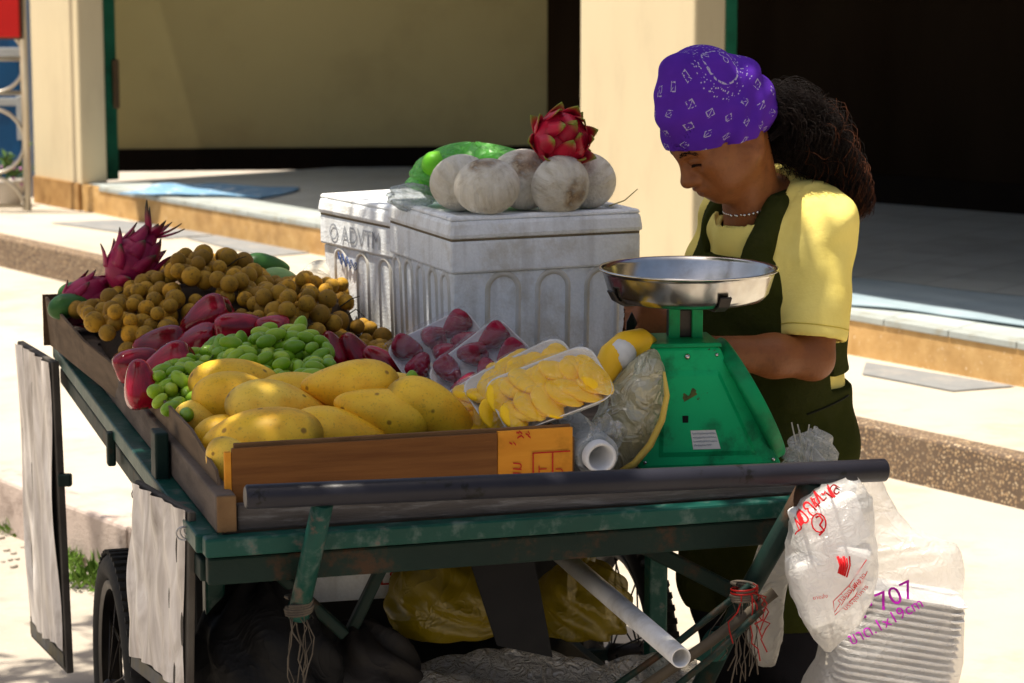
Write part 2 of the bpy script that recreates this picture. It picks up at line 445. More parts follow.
SL = sn(36, N3); SL2 = sn(83, N3); SR = sn(580, N3); SR2 = sn(694, N3)
obj('platform', bbox(MB(), -8, SL2+.01, N3, 12, .1, .278), m_tan, shop)
fl = MB(); fl.add([B(-8, N3+.03, .2825), B(SL2, N3+.03, .2825), B(SL2, 12, .2825), B(-8, 12, .2825)], [(0, 1, 2, 3)]); obj('tiled_floor', fl, m_tiles(), shop)
m_nose = M('pale step nosing', (.38, .41, .39), (.30, .33, .32), ns=12, rough=.5, dirt=((.3, .25, .15), 12, .5))
nz = MB(); s = -8.0
while s < SL2-.3:
    bbox(nz, s+.002, s+.298, N3-.006, N3+.07, .262, .286); s += .3
obj('step_edge', nz, m_nose, shop, bevel=.003)
def dpt(px, n, py=120):   # how deep along the inward normal a side face ending at px is, from corner (s, n)
    return None
def pillar(s0, s1, d, base):
    p = obj('pillar', bbox(MB(), s0, s1, N3-.006, N3+d, .14 if not base else .275, 3.0), m_cream, shop, bevel=.012)
    if base:
        obj('plinth', bbox(MB(), s0+.012, s1-.012, N3-.02, N3+d-.01, .13, .285), m_base, p)
    return p
pillar(SL2, SL, .15, True); pillar(SR2, SR, .15, False)
wa = PZ(105, 170, .278); wb = PZ(547, 166, .278)
def wallbox(mb, a, b, th, z0, z1):
    a = Vector((a[0], a[1], 0)); b = Vector((b[0], b[1], 0)); d = (b-a).normalized(); nn = Vector((-d.y, d.x, 0))*th
    return mb.hexa([p+Vector((0, 0, z)) for z in (z0, z1) for p in (a, b, b+nn, a+nn)])
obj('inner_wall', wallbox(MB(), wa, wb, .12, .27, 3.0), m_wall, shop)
d_ = (Vector((wb.x, wb.y, 0))-Vector((wa.x, wa.y, 0))).normalized(); nn_ = Vector((d_.y, -d_.x, 0))*.02
obj('skirting', wallbox(MB(), Vector((wa.x, wa.y, 0))+nn_, Vector((wb.x, wb.y, 0))+nn_-d_*.02, .018, .27, .395), m_skirt, shop)
da = PZ(873, 203, .278); db = PZ(1024, 215, .278); dd = (db-da).normalized()
e0 = da-dd*1.75; e1 = db+dd*4
obj('dark_wall', wallbox(MB(), e0, e1, .12, .27, 3.0), m_darkwall, shop)
nn_ = Vector((dd.y, -dd.x, 0))*.022
obj('skirting', wallbox(MB(), e0+nn_, e1+nn_, .02, .27, .42), m_skirt, shop)
obj('dark_wall', wallbox(MB(), Vector((wb.x-.6, wb.y+1.6, 0)), Vector((wb.x+2.2, wb.y+1.6, 0)), .1, .2, 3.0), m_darkwall, shop)  # dark wall added so the doorway gap looks black
obj('dark_wall', wallbox(MB(), e1, e1+Vector((-1.2, -1.9, 0)), .1, .2, 3.0), m_darkwall, shop)  # out-of-frame wall added to keep light from leaking into the room
m_roof = M('dark ceiling boards', (.12, .10, .07), (.09, .075, .05), ns=3, rough=.9)
obj('roof', bbox(MB(), -8.2, SL+.2, N3-.40, 12.2, 2.95, 3.15), m_roof, shop)  # unseen roof to shade the room, overhang sized for the sun line
obj('beam', bbox(MB(), -8, SL, N3+.02, N3+.3, 2.55, 2.95), m_cream, shop)  # unseen beam added to block skylight
q = PZ(108, 178, .2825)
df = obj('door_frame', MB().box((q.x, q.y, 1.6), (.088, .09, 2.65), RB), m_green, shop, bevel=.006)
q2 = PY(116, 84, q.y-.03)
obj('latch', MB().box(q2, (.03, .05, .26)), M('brown latch', (.12, .075, .04), ns=20, rough=.5), df, bevel=.006)
q = B(SR2+.03, N3+.18, 0)
obj('door_frame', MB().box((q.x, q.y, 1.6), (.05, .06, 2.65), RB), m_green, shop, bevel=.006)
# cloths on the platform
m_cloth = M('pale blue cotton', (.20, .36, .52), (.14, .27, .42), ns=9, rough=.95, bump=.4, bs=40, spots=((.45, .55, .62), 14, .56, .62))
def cloth(name, ctr, lx, ly, rot, amp, mat, label, seed, cat='cloth'):
    rg = random.Random(seed); ph = [(rg.uniform(4, 16), rg.uniform(4, 16), rg.uniform(0, 6)) for _ in range(9)]
    def fn(a, b_):
        x = (a-.5); y = (b_-.5); h = sum(math.sin(p*x*1.4+q*y*1.4+r) for p, q, r in ph)/9
        e = 1+.12*math.sin(9*x+3*y+seed)
        v = Matrix.Rotation(rot, 3, 'Z') @ Vector((x*lx*e, y*ly*(1+.15*math.sin(7*x+seed)), 0))
        return Vector(ctr)+v+Vector((0, 0, amp*(.9+h)*(1-abs(2*x)**4*.8)))
    o = obj(name, MB().grid(fn, 60, 40), mat, solid=.006); return tag(o, label, cat)
c_ = PZ(207, 192, .285); cloth('cloth', (c_.x, c_.y, .287), .78, .50, R(-14), .013, m_cloth, 'pale blue cloth lying crumpled on the tiled shop step', 3)
c_ = PZ(955, 304, .286); cloth('floor_sheet', (c_.x, c_.y, .288), 1.35, .62, R(-38), .006, M('thin pale sheet', (.33, .41, .45), (.25, .33, .38), ns=5, rough=.6, bump=.2, bs=20), 'thin pale grey-blue sheet lying on the shop floor behind the seller', 5, 'mat')  # thin grey-blue sheet just above the tiles
# ============================================================ things at the far left
m_steel = M('stainless tube', (.55, .5, .42), (.4, .36, .3), ns=5, rough=.35, metal=1)
gy = 13.3
gate = empty('metal_gate', PY(5, 207, gy)); tag(gate, 'silver tube gate with scroll rings beside the cream pillar', 'gate')
a = PY(28, 208, gy); obj('post', MB().tube([(a.x, gy, .14), (a.x, gy, 2.2)], .019, 12), m_steel, gate)
a2 = PY(-130, 208, gy); obj('post', MB().tube([(a2.x, gy, .14), (a2.x, gy, 2.2)], .019, 12), m_steel, gate)
for yy in (59, 93, 206):
    z = PY(28, yy, gy).z; obj('rail', MB().tube([(a2.x, gy, z), (a.x-.018, gy, z)], .011, 8), m_steel, gate)
for cy in (60, 141, 209):
    for cx in (-8, -76):
        c = PY(cx, cy, gy); pts = [c+Vector((math.cos(t*math.pi/16)*.17, 0, math.sin(t*math.pi/16)*.17)) for t in range(33)]
        obj('scroll_ring', MB().tube(pts, .010, 8, caps=False), m_steel, gate)
c = PY(-22, -4, 13.15)
sg = empty('red_sign', c); tag(sg, 'plain red board hanging on the scroll gate at the top', 'sign')
obj('board', MB().box(c, (.42, .03, .42)), M('red sign paint', (.55, .015, .012), (.45, .01, .01), ns=3, rough=.4), sg, bevel=.006)
obj('frame_edge', MB().box(c+Vector((0, .022, 0)), (.445, .018, .445)), M('brown sign frame', (.10, .04, .02), ns=6), sg, bevel=.004)
c = PZ(-12, 190, .0); by = 15.2
cab = empty('blue_cabinet', (PY(-20, 100, by).x, by, GROUND)); tag(cab, 'blue metal cabinet with pale bands behind the scroll gate', 'cabinet')
xc = PY(-22, 100, by).x
obj('body', MB().box((xc, by, .55), (.62, .5, 1.36)), M('blue enamel', (.012, .09, .24), (.009, .07, .19), ns=3, rough=.45, dirt=((.01, .03, .08), 5, .5)), cab, bevel=.02)
mp = M('pale grey bands', (.42, .44, .45), ns=6, rough=.6)
for yy, hh in ((50, .05), (99, .045)):
    obj('band', MB().box((xc, by-.256, PY(0, yy, by).z), (.625, .012, hh)), mp, cab, bevel=.003)
q = PY(21, 118, by-.26); obj('hatch', MB().box((q.x, by-.258, q.z), (.05, .012, .26)), mp, cab, bevel=.004)
# potted plant
pp = PZ(10, 206, .14); pl = empty('potted_plant', pp); tag(pl, 'small leafy plant in a pale pot by the scroll gate', 'plant')
obj('pot', MB().lathe([(0, 0), (.055, 0), (.085, .13), (.092, .13), (.09, .145), (.078, .145), (.072, .12), (0, .11)], pp, n=24), M('pale clay pot', (.5, .46, .42), ns=8, rough=.8), pl)
def leaves(mb, n, fn_pos, size, rg, wid=.4, bend=.25):
    for _ in range(n):
        p, d = fn_pos(rg); d = d.normalized(); sd = d.cross(Vector((rg.uniform(-1, 1), rg.uniform(-1, 1), rg.uniform(-1, 1)))).normalized(); nn = d.cross(sd)
        L = size*rg.uniform(.6, 1.25); W = L*wid
        mb.add([p, p+d*L*.45+sd*W*.5-nn*L*.06, p+d*L-nn*L*bend, p+d*L*.45-sd*W*.5-nn*L*.06], [(0, 1, 2, 3)])
rg = random.Random(4)
m_leaf = M('leaf green', (.05, .11, .025), (.09, .15, .04), ns=9, rough=.5)
mb = MB(); leaves(mb, 90, lambda r: (pp+Vector((r.gauss(0, .035), r.gauss(0, .03), .14+abs(r.gauss(.05, .05)))), Vector((r.gauss(0, 1), r.gauss(0, 1), .7))), .06, rg)
obj('foliage', mb, m_leaf, pl)
mb = MB()
for _ in range(10):
    q = pp+Vector((rg.gauss(0, .05), -.04, .12+rg.random()*.12)); mb.ball(q, .010, 8, 6)
obj('flowers', mb, M('mauve petals', (.45, .2, .42), ns=9), pl)
# weeds at the kerb
for i, (px, py, lab) in enumerate([(98, 586, 'bright green weed tuft sprouting against the kerb behind the wheel'), (66, 566, 'small sparse weed sprouting at the kerb foot, farther from the wheel'), (14, 534, 'tiny weed at the kerb foot by the hanging sheet board')]):
    q = PZ(px, py, GROUND); mb = MB(); rg = random.Random(20+i); sc = (1, .6, .55)[i]
    leaves(mb, int(170*sc), lambda r: (q+Vector((r.gauss(0, .05*sc), r.gauss(0, .045*sc), r.random()*.015)), Vector((r.gauss(0, .6), r.gauss(0, .6), 1))), .075*sc, rg, .14, .3)
    leaves(mb, int(60*sc), lambda r: (q+Vector((r.gauss(0, .05*sc), r.gauss(0, .04*sc), r.random()*.03)), Vector((r.gauss(0, 1), r.gauss(0, 1), .5))), .03, rg, .5, .3)
    tag(obj('weed_tuft', mb, M('weed green', (.13, .22, .03), (.08, .16, .02), ns=30, rough=.6), origin=q), lab, 'weed')
mb = MB(); rg = random.Random(77)
for k in range(26):
    px = rg.uniform(0, 118); q = PZ(px, 540+px*.42+rg.uniform(-4, 22), GROUND); rr = rg.uniform(.004, .011)
    mb.ball(q+Vector((0, 0, rr*.4)), (rr*1.3, rr, rr*.6), 8, 6, Matrix.Rotation(rg.random()*6, 3, 'Z'))
tag(obj('gravel', mb, m_road), kind='stuff')
# ============================================================ shade tree (out of frame, its crown throws the dappled shade)
tb = Vector((-2.3, 3.0, GROUND)); tree = empty('shade_tree', tb); tag(tree, 'broad shade tree spreading its leafy crown over the cart', 'tree')
m_bark = M('grey bark', (.16, .12, .085), (.10, .075, .05), ns=14, rough=.95, bump=.8, bs=40, stretch=(1, 1, .25))
mb = MB(); mb.tube([tb, tb+Vector((.05, .1, .8)), tb+Vector((.2, .3, 1.7)), tb+Vector((.5, .6, 2.6)), tb+Vector((1.0, .95, 3.3))], [.15, .12, .105, .085, .05], 14)
CR = Vector((-1.15, 4.47, 3.45))
rg = random.Random(31)
for k in range(14):
    e = CR+Vector((rg.uniform(-1.1, 1.1), rg.uniform(-1.1, 1.2), rg.uniform(-.35, .45))); a = tb+Vector((.5, .6, 2.6))+Vector((.5, .35, .7))*rg.random()
    mb.tube([a, (a+e)/2+Vector((0, 0, rg.uniform(0, .2))), e], [.035, .022, .006], 7)
obj('trunk', mb, m_bark, tree)
mb = MB(); cl = []
def sun_gap(x, y): return (x > -.66 and y < 4.03) or x > -.27 or (x > -1.15 and y > 5.2)
while len(cl) < 260:
    a = rg.random()*6.283; r_ = math.sqrt(rg.random()); q = CR+Vector((math.cos(a)*r_*1.02, math.sin(a)*r_*.95, rg.uniform(-.22, .25)*(1-.4*r_)))
    if not sun_gap(q.x, q.y) and not (q.x > -1.25 and q.y > 4.93 and rg.random() < .72): cl.append(q)
def lp(r):
    c = r.choice(cl); d = Vector((r.gauss(0, 1), r.gauss(0, 1), r.gauss(0, .6))); return c+d*.07, Vector((r.gauss(0, 1), r.gauss(0, 1), r.gauss(-.2, .4)))
leaves(mb, 11500, lp, .11, rg, .42, .2)
cl = [CR+Vector((math.cos(a)*r_, math.sin(a)*r_, rg.uniform(-.3, .3))) for a, r_ in [(rg.uniform(1.9, 5.0), rg.uniform(1.1, 1.9)) for _ in range(50)]]
cl += [Vector((-2.1+rg.gauss(0, .4), 5.35+rg.gauss(0, .45), CR.z+rg.uniform(-.2, .2))) for _ in range(34)]
leaves(mb, 2600, lp, .11, rg, .42, .2)
obj('crown', mb, M('tree leaves', (.045, .10, .02), (.07, .13, .03), ns=3, rough=.45), tree)
# ============================================================ the fruit cart
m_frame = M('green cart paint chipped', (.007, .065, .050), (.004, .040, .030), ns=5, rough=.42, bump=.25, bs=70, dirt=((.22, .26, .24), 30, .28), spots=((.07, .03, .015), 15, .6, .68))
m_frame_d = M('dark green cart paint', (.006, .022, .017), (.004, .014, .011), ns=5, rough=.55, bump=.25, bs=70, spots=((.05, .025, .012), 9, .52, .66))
m_handle = M('dark handle tube', (.022, .022, .03), (.014, .014, .02), ns=7, rough=.36, spots=((.008, .008, .008), 18, .6, .66), bump=.08, bs=120)
m_wood = M('weathered plank', (.16, .125, .10), (.085, .066, .054), ns=9, rough=.85, bump=.5, bs=60, stretch=(.6, .6, 3), dirt=((.04, .03, .025), 5, .6))
m_wood_end = M('plank end grain', (.22, .13, .06), (.13, .075, .035), ns=14, rough=.85, bump=.4, bs=80)
m_rubber = M('black tyre rubber', (.016, .015, .014), (.028, .026, .023), ns=9, rough=.75, bump=.2, bs=90)
m_rim = M('dull steel rim', (.05, .045, .04), (.025, .02, .018), ns=9, rough=.5, metal=.8)
CROOT = K(.48, .95, GROUND)
cart = empty('fruit_cart', CROOT); tag(cart, 'green steel fruit cart with plank edge and black push handle', 'cart')
def kbar(mb, p, q, w, h):      # rectangular bar between two (u,v,z) points
    a = K(*p); b = K(*q); d = (b-a).normalized(); s_ = d.cross(Vector((0, 0, 1)))
    s_ = s_.normalized() if s_.length > .05 else CA; t = s_.cross(d)
    return mb.hexa([a-s_*w-t*h, a+s_*w-t*h, b+s_*w-t*h, b-s_*w-t*h, a-s_*w+t*h, a+s_*w+t*h, b+s_*w+t*h, b-s_*w+t*h])
def bar(name, p, q, w=.017, h=.017, mat=None, bev=.004): return obj(name, kbar(MB(), p, q, w, h), mat or m_frame, cart, bevel=bev)
bar('front_rail', (-.01, .0, .665), (1.0, .0, .665), .017, .015)
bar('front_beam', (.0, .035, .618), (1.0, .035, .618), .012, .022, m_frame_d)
bar('side_rail', (0, .02, .665), (0, 1.92, .665), .019, .015)
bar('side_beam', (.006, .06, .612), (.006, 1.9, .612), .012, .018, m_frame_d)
bar('side_rail', (1.0, .018, .662), (1.0, 1.92, .662))
bar('rear_rail', (.02, 1.93, .665), (.99, 1.93, .665))
for v in (.5, .95, 1.4): bar('cross_bar', (.02, v, .642), (.98, v, .642), .015, .012, m_frame_d)
# plank bed and plank edges
bd = MB()
for i in range(14):
    v0 = .03+i*.136; bd.hexa([K(.03, v0, .668), K(.97, v0, .668), K(.97, v0+.131, .668), K(.03, v0+.131, .668), K(.03, v0, .69), K(.97, v0, .69), K(.97, v0+.131, .69), K(.03, v0+.131, .69)])
obj('plank_bed', bd, m_wood, cart, bevel=.002)
def kbox(mb, u0, u1, v0, v1, z0, z1): return mb.hexa([K(u0, v0, z0), K(u1, v0, z0), K(u1, v1, z0), K(u0, v1, z0), K(u0, v0, z1), K(u1, v0, z1), K(u1, v1, z1), K(u0, v1, z1)])
obj('edge_plank', kbox(MB(), .012, .044, .012, 1.88, .682, .742), m_wood, cart, bevel=.004)
obj('plank_end', kbox(MB(), .013, .043, .004, .0115, .684, .741), m_wood_end, cart, bevel=.002)
obj('edge_plank', kbox(MB(), .047, 1.0, .018, .043, .681, .722), M('grey front plank', (.11, .10, .095), (.06, .052, .048), ns=9, rough=.8, bump=.5, bs=60, stretch=(.5, .5, 4), dirt=((.3, .3, .3), 22, .35)), cart, bevel=.004)
# clips welded on the side rail
for v in (.46, 1.86):
    bar('rail_clip', (-.004, v, .662), (-.004, v, .76), .012, .026, m_frame_d)
bar('rail_clip', (-.022, .95, .6), (-.022, .95, .665), .008, .012, m_frame_d)
# legs and lower frame
for u, v in ((.07, .38), (.86, .36), (.075, .98), (.95, 1.6)):
    bar('leg', (u, v, .64), (u, v, GROUND+.0), .017, .017, m_frame)
bar('lower_rail', (.09, .38, .545), (.85, .37, .545), .012, .014)
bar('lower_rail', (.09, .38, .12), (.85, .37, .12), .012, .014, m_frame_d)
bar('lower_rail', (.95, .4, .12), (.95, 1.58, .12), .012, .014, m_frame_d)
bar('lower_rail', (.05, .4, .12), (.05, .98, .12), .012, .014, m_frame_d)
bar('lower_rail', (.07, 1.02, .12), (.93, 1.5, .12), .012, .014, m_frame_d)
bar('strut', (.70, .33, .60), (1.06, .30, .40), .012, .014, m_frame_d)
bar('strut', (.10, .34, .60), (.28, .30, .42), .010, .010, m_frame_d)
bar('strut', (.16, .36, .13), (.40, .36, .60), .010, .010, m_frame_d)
obj('lower_shelf', kbox(MB(), .08, .92, .34, 1.5, .136, .15), M('dark shelf board', (.03, .026, .022), (.02, .017, .015), ns=5, rough=.8), cart)
# push handle
hl = PY(245, 497, 3.70); hr = PY(886, 470, 3.99)
dd_ = (hr-hl).normalized()
hb = MB(); hb.tube([hl, hl+dd_*.003, hr-dd_*.003, hr], [.0155, .0185, .0185, .0155], 22); obj('push_handle', hb, m_handle, cart)
def on_handle(px):      # a point of the handle axis at this picture column
    lo, hi = 0., 1.
    for _ in range(30):
        m_ = (lo+hi)/2
        if proj(hl.lerp(hr, m_))[0] < px: lo = m_
        else: hi = m_
    return hl.lerp(hr, lo)
a = on_handle(323)+Vector((0, .004, -.012)); b = PY(299, 611, 3.86)
obj('handle_bracket', MB().tube([a, b], .0165, 16), m_frame, cart)
obj('bracket_collar', MB().tube([b+(a-b)*.05, b-(a-b)*.03], .0185, 16), m_frame, cart)
a = on_handle(812)+Vector((0, .004, -.012)); b = PY(748, 592, 4.06); c = PY(700, 690, 4.10)
obj('handle_bracket', MB().tube([a, b, c], .0175, 16), m_frame_d, cart)
obj('side_socket', MB().pipe(PY(800, 509, 4.10), PY(869, 503, 4.14), .0185, .004, 4), m_frame_d, cart)
# wheels
def wheel(u, v, r):
    c = K(u, v, GROUND+r); rw = Matrix((CB, Vector((0, 0, 1)), CA)).transposed()   # local z = axle
    t = []; 
    for k in range(25):
        an = 2*math.pi*k/24; t.append((.030*math.cos(an), .030*math.sin(an)))
    ty = obj('wheel', MB().lathe([(r-.032+x, y) for x, y in t], c, rw, 48), m_rubber, cart)
    tr = MB()
    for k in range(64):
        an = 2*math.pi*k/64
        p = c+rw @ Vector((math.cos(an)*(r-.001), math.sin(an)*(r-.001), 0))
        tr.box(p, (.008, .012, .044), rw @ Matrix.Rotation(an, 3, 'Z'))
    obj('tread', tr, m_rubber, ty)
    obj('rim', MB().lathe([(r-.075, -.018), (r-.058, -.022), (r-.055, 0), (r-.058, .022), (r-.075, .018), (r-.068, 0), (r-.075, -.018)], c, rw, 40), m_rim, ty)
    sp = MB()
    for k in range(18):
        an = 2*math.pi*k/18+(.12 if k % 2 else -.12); sg_ = (1 if k % 2 else -1)*.028
        sp.tube([c+rw @ Vector((math.cos(an-.3)*.02, math.sin(an-.3)*.02, sg_)), c+rw @ Vector((math.cos(an)*(r-.066), math.sin(an)*(r-.066), 0))], .002, 5)
    obj('spokes', sp, m_rim, ty)
    obj('hub', MB().lathe([(0, -.045), (.012, -.045), (.022, -.034), (.018, 0), (.022, .034), (.012, .045), (0, .045)], c, rw, 18), m_rim, ty)
wheel(.012, 1.10, .275); wheel(1.05, 1.06, .275)
bar('axle', (-.01, 1.06, GROUND+.275), (1.01, 1.06, GROUND+.275), .012, .012, m_frame_d)
# string and rags knotted round the handle brackets belong to the cart
m_string = M('frayed string', (.12, .10, .075), (.06, .05, .04), ns=30, rough=.95)
rg = random.Random(5)
def strings(c, n, drop, sp):
    mb = MB()
    for k in range(n):
        p = c+Vector((rg.uniform(-sp, sp), rg.uniform(-sp, sp)*.6, rg.uniform(-.01, .012))); pts = [p]
        for j in range(6):
            p = p+Vector((rg.gauss(0, .006), rg.gauss(0, .005), -drop/6*rg.uniform(.5, 1.3))); pts.append(p)
        mb.tube(pts, rg.uniform(.0007, .0014), 5)
    for k in range(5):
        pts = [c+Vector((math.cos(t/3.5+k)*.0195*(1+.05*(k % 3)), math.sin(t/3.5+k)*.020, .006*k-.012+t*.0006)) for t in range(23)]
        mb.tube(pts, .0028, 6, caps=False)
    return mb
b = PY(299, 611, 3.85); obj('string_knot', strings(b, 8, .14, .014), m_string, cart)
b = PY(744, 597, 4.0); obj('string_knot', strings(b, 14, .14, .022), M('grey string', (.11, .09, .07), (.06, .05, .04), ns=30, rough=.95), cart)
mb = MB()
for k in range(6):
    p = b+Vector((rg.uniform(-.005, .03), -.02, rg.uniform(.0, .03))); pts = [p]
    for j in range(7): p = p+Vector((rg.gauss(.001, .008), rg.gauss(0, .004), -.018*rg.uniform(.2, 1.2))); pts.append(p)
    mb.tube(pts, .0012, 5)
for k in range(2): mb.tube([b+Vector((math.cos(t/3.5)*.021, math.sin(t/3.5)*.022, .006*k+t*.0006)) for t in range(23)], .0017, 6)
obj('red_string', mb, M('red plastic string', (.30, .010, .008), ns=20, rough=.45), cart)
rag = MB(); rb = PY(722, 636, 4.075)
rag.grid(lambda a_, b_: rb+Vector((math.cos(a_*6.28)*(.019+.006*b_+.003*math.sin(a_*25+b_*9)), math.sin(a_*6.28)*.019-.002, .012-.05*b_))+Vector((-.022*b_, 0, 0)), 24, 12, cu=True)
obj('tied_rag', rag, M('dirty green rag', (.015, .06, .05), (.01, .035, .03), ns=20, rough=.95, bump=.4, bs=60), cart, solid=.003)
# bamboo rods / wires tied from the bracket to the lower frame
m_rod = M('worn rod', (.10, .08, .055), (.05, .04, .03), ns=14, rough=.7)
for (x0, y0, Y0), (x1, y1, Y1), r_, mt in (((750, 585, 4.0), (610, 690, 4.02), .006, m_frame_d), ((775, 592, 4.0), (640, 690, 3.99), .0095, m_rod), ((762, 610, 3.98), (660, 700, 3.97), .006, m_frame_d)):
    obj('tie_rod', MB().tube([PY(x0, y0, Y0), PY((x0+x1)/2, (y0+y1)/2+3, (Y0+Y1)/2), PY(x1, y1, Y1)], r_, 8), mt, cart)
# ------------------------------------------------------------ hanging sheet boards on the left
m_board = M('grey board edge', (.10, .09, .075), (.06, .05, .042), ns=12, rough=.8)
def m_sheet(seed):
    m, n, b = newmat('streaked sheet'); co = n.coords('Object', (1, 1, .35), (0, 0, 0))
    c = n.ramp(n.noise(co, 9+seed, 6, .6, dist=1.2), [(.30, (.26, .22, .19)), (.44, (.46, .41, .37)), (.58, (.66, .61, .57)), (.76, (.84, .82, .79))])  # dark to pale streaks stretched down the sheet
    c = n.mix(n.math('MULTIPLY', n.step(n.noise(co, 26, 5), .6, .74), .4), c, (.40, .26, .16))
    n.put(b.inputs['Base Color'], c); b.inputs['Roughness'].default_value = .28
    n.L.new(n.bump(n.noise(n.coords('Object', (1, 1, .3)), 9, 3, dist=1), .35, .02), b.inputs['Normal']); return m
def hang_board(pts, th, label, seed, cut):
    tl, tr, br, bl = pts; nrm = (tr-tl).cross(bl-tl).normalized()
    if nrm.x > 0: nrm = -nrm
    r = empty('hanging_board', (bl+br)/2); tag(r, label, 'board', 'sheet covered boards hung on the left cart rail')
    mb = MB(); q = [bl, br, tr, tl]; mb.hexa([p-nrm*th for p in q]+q); obj('backing', mb, m_board, r, bevel=.003)
    def fn(a_, b_):
        b2 = b_*cut; e = 1-.012*math.sin(a_*7+seed)
        p = (tl.lerp(tr, .02+a_*.95)).lerp(bl.lerp(br, .02+a_*.95), b2*e+.004)
        return p+nrm*(.006+.0045*math.sin(13*a_+5*b_+seed)*math.sin(4*b_+9*a_)+.003*math.sin(31*a_-8*b_))
    obj('plastic_sheet', MB().grid(fn, 40, 60), m_sheet(seed), r)
    if cut < .95:
        def fn2(a_, b_):
            p = (tl.lerp(tr, .03+a_*.93)).lerp(bl.lerp(br, .03+a_*.93), cut+.01+b_*(.975-cut)); return p+nrm*.003
        obj('printed_strip', MB().grid(fn2, 8, 8), M('dark printed strip', (.035, .05, .08), (.10, .08, .03), ns=14, rough=.5), r)
    return r, nrm
b1 = [PY(17, 341, 5.83), PY(52, 362, 5.48), PY(67, 674, 5.48), PY(31, 637, 5.83)]
r1, n1 = hang_board(b1, .016, 'tall wrinkled sheet board hanging farther back on the left rail', 2, .93)
q = PY(56, 480, 5.475); obj('hook', MB().box(q+Vector((.02, 0, 0)), (.03, .02, .028)), m_frame_d, r1, bevel=.004)
b2 = [PY(134, 480, 4.22), PY(189, 512, 3.90), PY(187, 712, 3.90), PY(131, 668, 4.22)]
r2, n2 = hang_board(b2, .012, 'smooth pale sheet board wired to the near end of the left rail', 5, .90)
wm = M('bare wire', (.4, .4, .42), ns=20, rough=.35, metal=.8)
for px, py, Y in ((184, 533, 3.9), (139, 494, 4.2)):
    c = PY(px, py, Y); pts = []
    for k in range(3): pts += [c+Vector((.012*math.cos(t*.5+k)+.006*k, -.004, .011*math.sin(t*.5+k*.7))) for t in range(13)]
    pts += [c+Vector((.03, .0, -.006)), c+Vector((.05, .02, .012))]
    obj('wire_tie', MB().tube(pts, .0013, 5), wm, r2)
# ============================================================ cardboard boxes on the bed
def m_card(name, c1, c2):
    m, n, b = newmat(name); co = n.coords('Object')
    c = n.ramp(n.noise(n.coords('Object', (1, 1, 6)), 8, 5), [(.3, c1), (.7, c2)])
    c = n.mix(n.math('MULTIPLY', n.step(n.noise(co, 6, 6, .7), .5, .68), .5), c, tuple(x*.45 for x in c2)); b.inputs['Specular IOR Level'].default_value = .1
    n.put(b.inputs['Base Color'], c); b.inputs['Roughness'].default_value = .85
    n.L.new(n.bump(n.noise(n.coords('Object', (4, 4, 60)), 6, 3), .15, .003), b.inputs['Normal']); return m
m_cb = m_card('brown cardboard', (.22, .12, .055), (.15, .08, .036))
m_cbg = m_card('grey brown cardboard', (.17, .12, .08), (.11, .078, .052))
m_cbd = m_card('dark inner cardboard', (.115, .068, .04), (.07, .042, .026))
m_orange = m_card('orange printed card', (.70, .30, .035), (.62, .24, .025))
m_front = M('wood grain card', (.21, .085, .020), (.13, .046, .010), ns=11, rough=.6, stretch=(.4, .4, 7), bump=.15, bs=60)
m_red = M('red print', (.50, .02, .012), ns=30, rough=.6)
m_edge = M('raw card edge', (.40, .29, .17), (.26, .18, .10), ns=90, rough=.9)
def slab(mb, pts, th, towards):      # a thin sheet with an outline given as world points
    pts = [Vector(p) for p in pts]; n = len(pts); nrm = Vector((0, 0, 0))
    for i in range(n): nrm += (pts[i]-pts[0]).cross(pts[(i+1) % n]-pts[0])
    nrm.normalize()
    if nrm.dot(towards) < 0: nrm = -nrm
    vs = pts+[p-nrm*th for p in pts]
    return mb.add(vs, [tuple(range(n)), tuple(range(2*n-1, n-1, -1))]+[(i, (i+1) % n, n+(i+1) % n, n+i) for i in range(n)])
fb = empty('fruit_box', K(.32, .45, .692)); tag(fb, 'low cardboard box of mangoes and grapes at the cart front', 'box')
obj('base_panel', kbox(MB(), .055, .60, .075, .86, .692, .697), m_cb, fb)
obj('front_panel', kbox(MB(), .045, .475, .049, .056, .70, .806), m_front, fb, bevel=.001)
obj('inner_front', kbox(MB(), .05, .60, .058, .064, .697, .812), m_cb, fb, bevel=.001)
obj('orange_panel', kbox(MB(), .476, .602, .0505, .0575, .70, .808), m_orange, fb, bevel=.001)
obj('panel_edge', kbox(MB(), .034, .0445, .05, .06, .70, .80), m_orange, fb, bevel=.001)
def pl_(*a): return [PY(*q) for q in a]
obj('side_flap', slab(MB(), pl_((140, 417, 4.62), (220, 497, 3.87), (215, 470, 3.90), (190, 429, 4.10), (142, 378, 4.60)), .005, Vector((-1, -.3, .3))), m_cbg, fb)
obj('side_panel', kbox(MB(), .603, .608, .06, .62, .70, .79), m_cb, fb)
pr = MB(); e_ = K(.545, .0475, .748)
for t_, dx, dz, sz in (('นนม', -.038, -.015, .026), ('UTT', .006, -.018, .020), ('MU', .034, -.018, .018)):
    t = text_mb(t_, sz, Vector((0, 0, 1)), -CA, e_+CA*dx+Vector((0, 0, dz)), shear=.15 if t_ == 'นนม' else 0); pr.add(t.v, t.f)
for (x0, z0, x1, z1) in ((-.012, .022, .052, .022), (-.012, -.04, -.012, .022), (.021, -.04, .021, .022)):
    pr.add([e_+CA*x0+Vector((0, 0, z0-.0012)), e_+CA*x1+Vector((.0024 if x0 == x1 else 0, 0, z0-.0012)), e_+CA*(x1+(.0024 if x0 == x1 else 0))+Vector((0, 0, z1+.0012)), e_+CA*x0+Vector((0, 0, z1+.0012))], [(0, 1, 2, 3)])
rg = random.Random(2)
